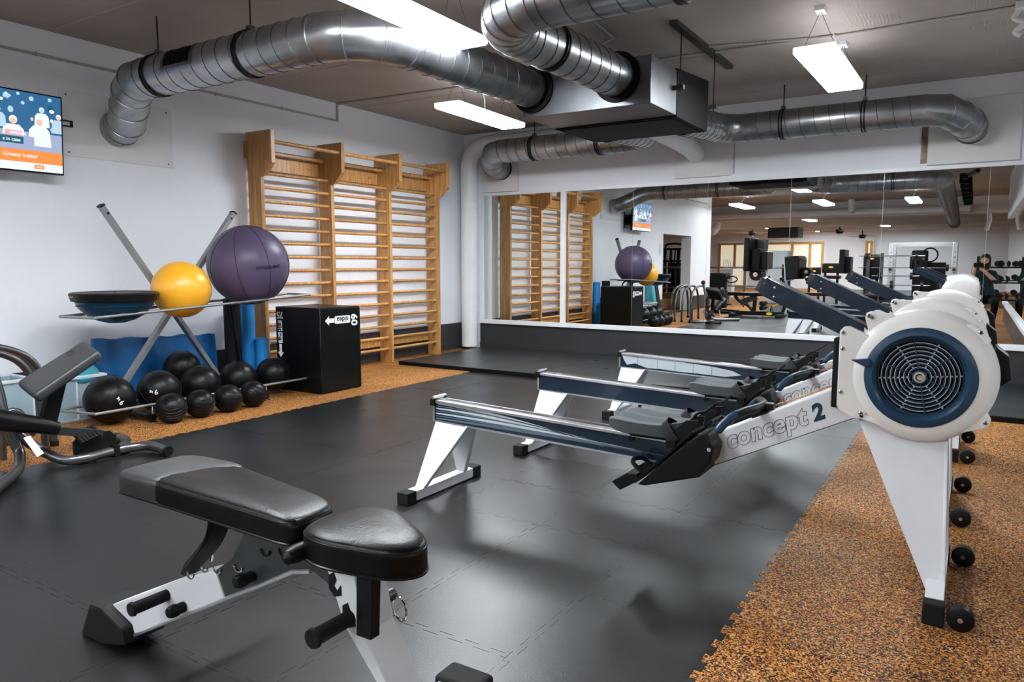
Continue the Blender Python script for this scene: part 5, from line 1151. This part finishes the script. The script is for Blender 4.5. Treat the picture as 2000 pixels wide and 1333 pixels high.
MB().box(-.27, -.20, -5.5, 1.6, 2.66, 2.72).build('tray', 'blkm', t)
for k in range(7): MB().box(-.33, -.14, 1.2-k*.95, 1.26-k*.95, 2.60, 2.78).build('bracket', 'blkm', t)
MB().beam((-.24, 1.4, 2.7), (-.05, 1.9, 2.75), .06, .06).build('arm', 'blkm', t)
# ------------------------------------------------------------------ the photographer, crouching behind the camera
ph = thing('person', 'person crouching with a camera raised, in dark teal top, seen in the mirror', 'person', (.2, -.45, 0))
def skin_mesh(name, verts, edges, rad, root, par, mfun, lvl=2):
    o_ = par.location; me = bpy.data.meshes.new(name); me.from_pydata([Vector(v)-o_ for v in verts], edges, []); o = bpy.data.objects.new(name, me); COL.objects.link(o)
    m = o.modifiers.new('s', 'SKIN'); 
    if not me.skin_vertices: 
        bpy.context.view_layer.update()
    for i, r in enumerate(rad):
        sv = me.skin_vertices[0].data[i]; sv.radius = (r, r) if not isinstance(r, tuple) else r; sv.use_root = (i == root)
    s_ = o.modifiers.new('u', 'SUBSURF'); s_.levels = lvl; s_.render_levels = lvl
    dg = bpy.context.evaluated_depsgraph_get(); dg.update(); m2 = bpy.data.meshes.new_from_object(o.evaluated_get(dg)); bpy.data.objects.remove(o)
    m2.name = name; m2.materials.clear(); mats = []
    for p in m2.polygons:
        k = mfun(p.center+o_)
        if k not in mats: mats.append(k); m2.materials.append(M[k])
        p.material_index = mats.index(k); p.use_smooth = True
    ob = bpy.data.objects.new(name, m2); COL.objects.link(ob); ob.parent = par; return ob
vs = [(.21, -.52, .50), (.20, -.47, .68), (.18, -.40, .84), (.17, -.33, .98), (.165, -.29, 1.07), (.16, -.26, 1.15), (.155, -.245, 1.25), (.155, -.25, 1.31),
      (.32, -.33, .99), (.37, -.24, .80), (.22, -.13, .96), (.10, -.105, 1.08),
      (.03, -.34, .99), (-.03, -.27, .80), (-.03, -.16, .95), (-.01, -.11, 1.08),
      (.30, -.50, .46), (.36, -.16, .44), (.34, -.36, .09), (.34, -.24, .045),
      (.10, -.50, .46), (.08, -.20, .12), (.09, -.58, .09), (.09, -.68, .05)]
ed = [(0, 1), (1, 2), (2, 3), (3, 4), (4, 5), (5, 6), (6, 7), (3, 8), (8, 9), (9, 10), (10, 11), (3, 12), (12, 13), (13, 14), (14, 15), (0, 16), (16, 17), (17, 18), (18, 19), (0, 20), (20, 21), (21, 22), (22, 23)]
rd = [(.15, .12), (.14, .105), (.145, .105), (.13, .09), .052, .052, (.078, .092), (.070, .080), .058, .047, .036, .027, .058, .047, .036, .027, .095, .075, .050, .042, .095, .072, .048, .040]
skin_mesh('body', vs, ed, rd, 0, ph, lambda c: 'jeans' if c.z < .56 else ('skin' if c.z > 1.05 or (c.y > -.215 and c.z > .86) else 'cloth'))
for sgn, hx in ((1, .10), (-1, -.01)):
    for k in range(4):
        b0 = V(hx, -.10, 1.085+.0); d = V(-.012*sgn, .02, .018*(k-1.2)); tip = b0+V(-.035*sgn, .040-.004*abs(k-1), .016*(k-1.5)+.03)
        skin_mesh('finger', [b0, b0+V(-.01*sgn, .022, .012*(k-1.5)+.015), tip], [(0, 1), (1, 2)], [.010, .0085, .0075], 0, ph, lambda c: 'skin', 1)
    skin_mesh('thumb', [V(hx, -.10, 1.08), V(hx-.022*sgn, -.085, 1.09), V(hx-.035*sgn, -.080, 1.115)], [(0, 1), (1, 2)], [.012, .010, .009], 0, ph, lambda c: 'skin', 1)
MB().band((.155, -.262, 1.265), (0, 0, 1), [(-.20, .07), (-.15, .095), (-.06, .100), (.03, .098), (.08, .075), (.105, .03), (.108, 0)], 20).build('hair', 'hair', ph)
hd = MB().ball((.150, -.218, 1.235), .074, 20, 14, 1.2).build('face', 'skin', ph)
MB().prism([(-.165, 1.250), (-.128, 1.222), (-.16, 1.215)], 'x', .140, .160).build('nose', 'skin', hd, bev=.004)
for sx in (-1, 1): MB().ball((.150+sx*.028, -.152, 1.252), .008, 10, 8).build('eye', 'blk', hd); MB().ball((.150+sx*.075, -.235, 1.235), .018, 10, 8).build('ear', 'skin', hd)
MB().box(.132, .168, -.152, -.146, 1.192, 1.197).build('mouth', 'hair', hd)
cm = thing('photo_camera', 'black camera held up by the crouching person', 'camera', (.045, -.08, 1.08))
MB().box(-.03, .115, -.10, -.05, 1.105, 1.195).build('camera_body', 'blk', cm, bev=.008); MB().cyl((.035, -.055, 1.15), (.035, -.025, 1.15), .034, 20).build('lens', 'blkm', cm); MB().box(.02, .07, -.095, -.055, 1.195, 1.215).build('viewfinder', 'blk', cm, bev=.004)
MB().tube(bez([(-.03, -.08, 1.18), (-.06, -.14, 1.0), (.02, -.2, .86), (.10, -.2, 1.0), (.115, -.08, 1.18)], 5), .004, 5).build('camera_strap', 'blk', cm)
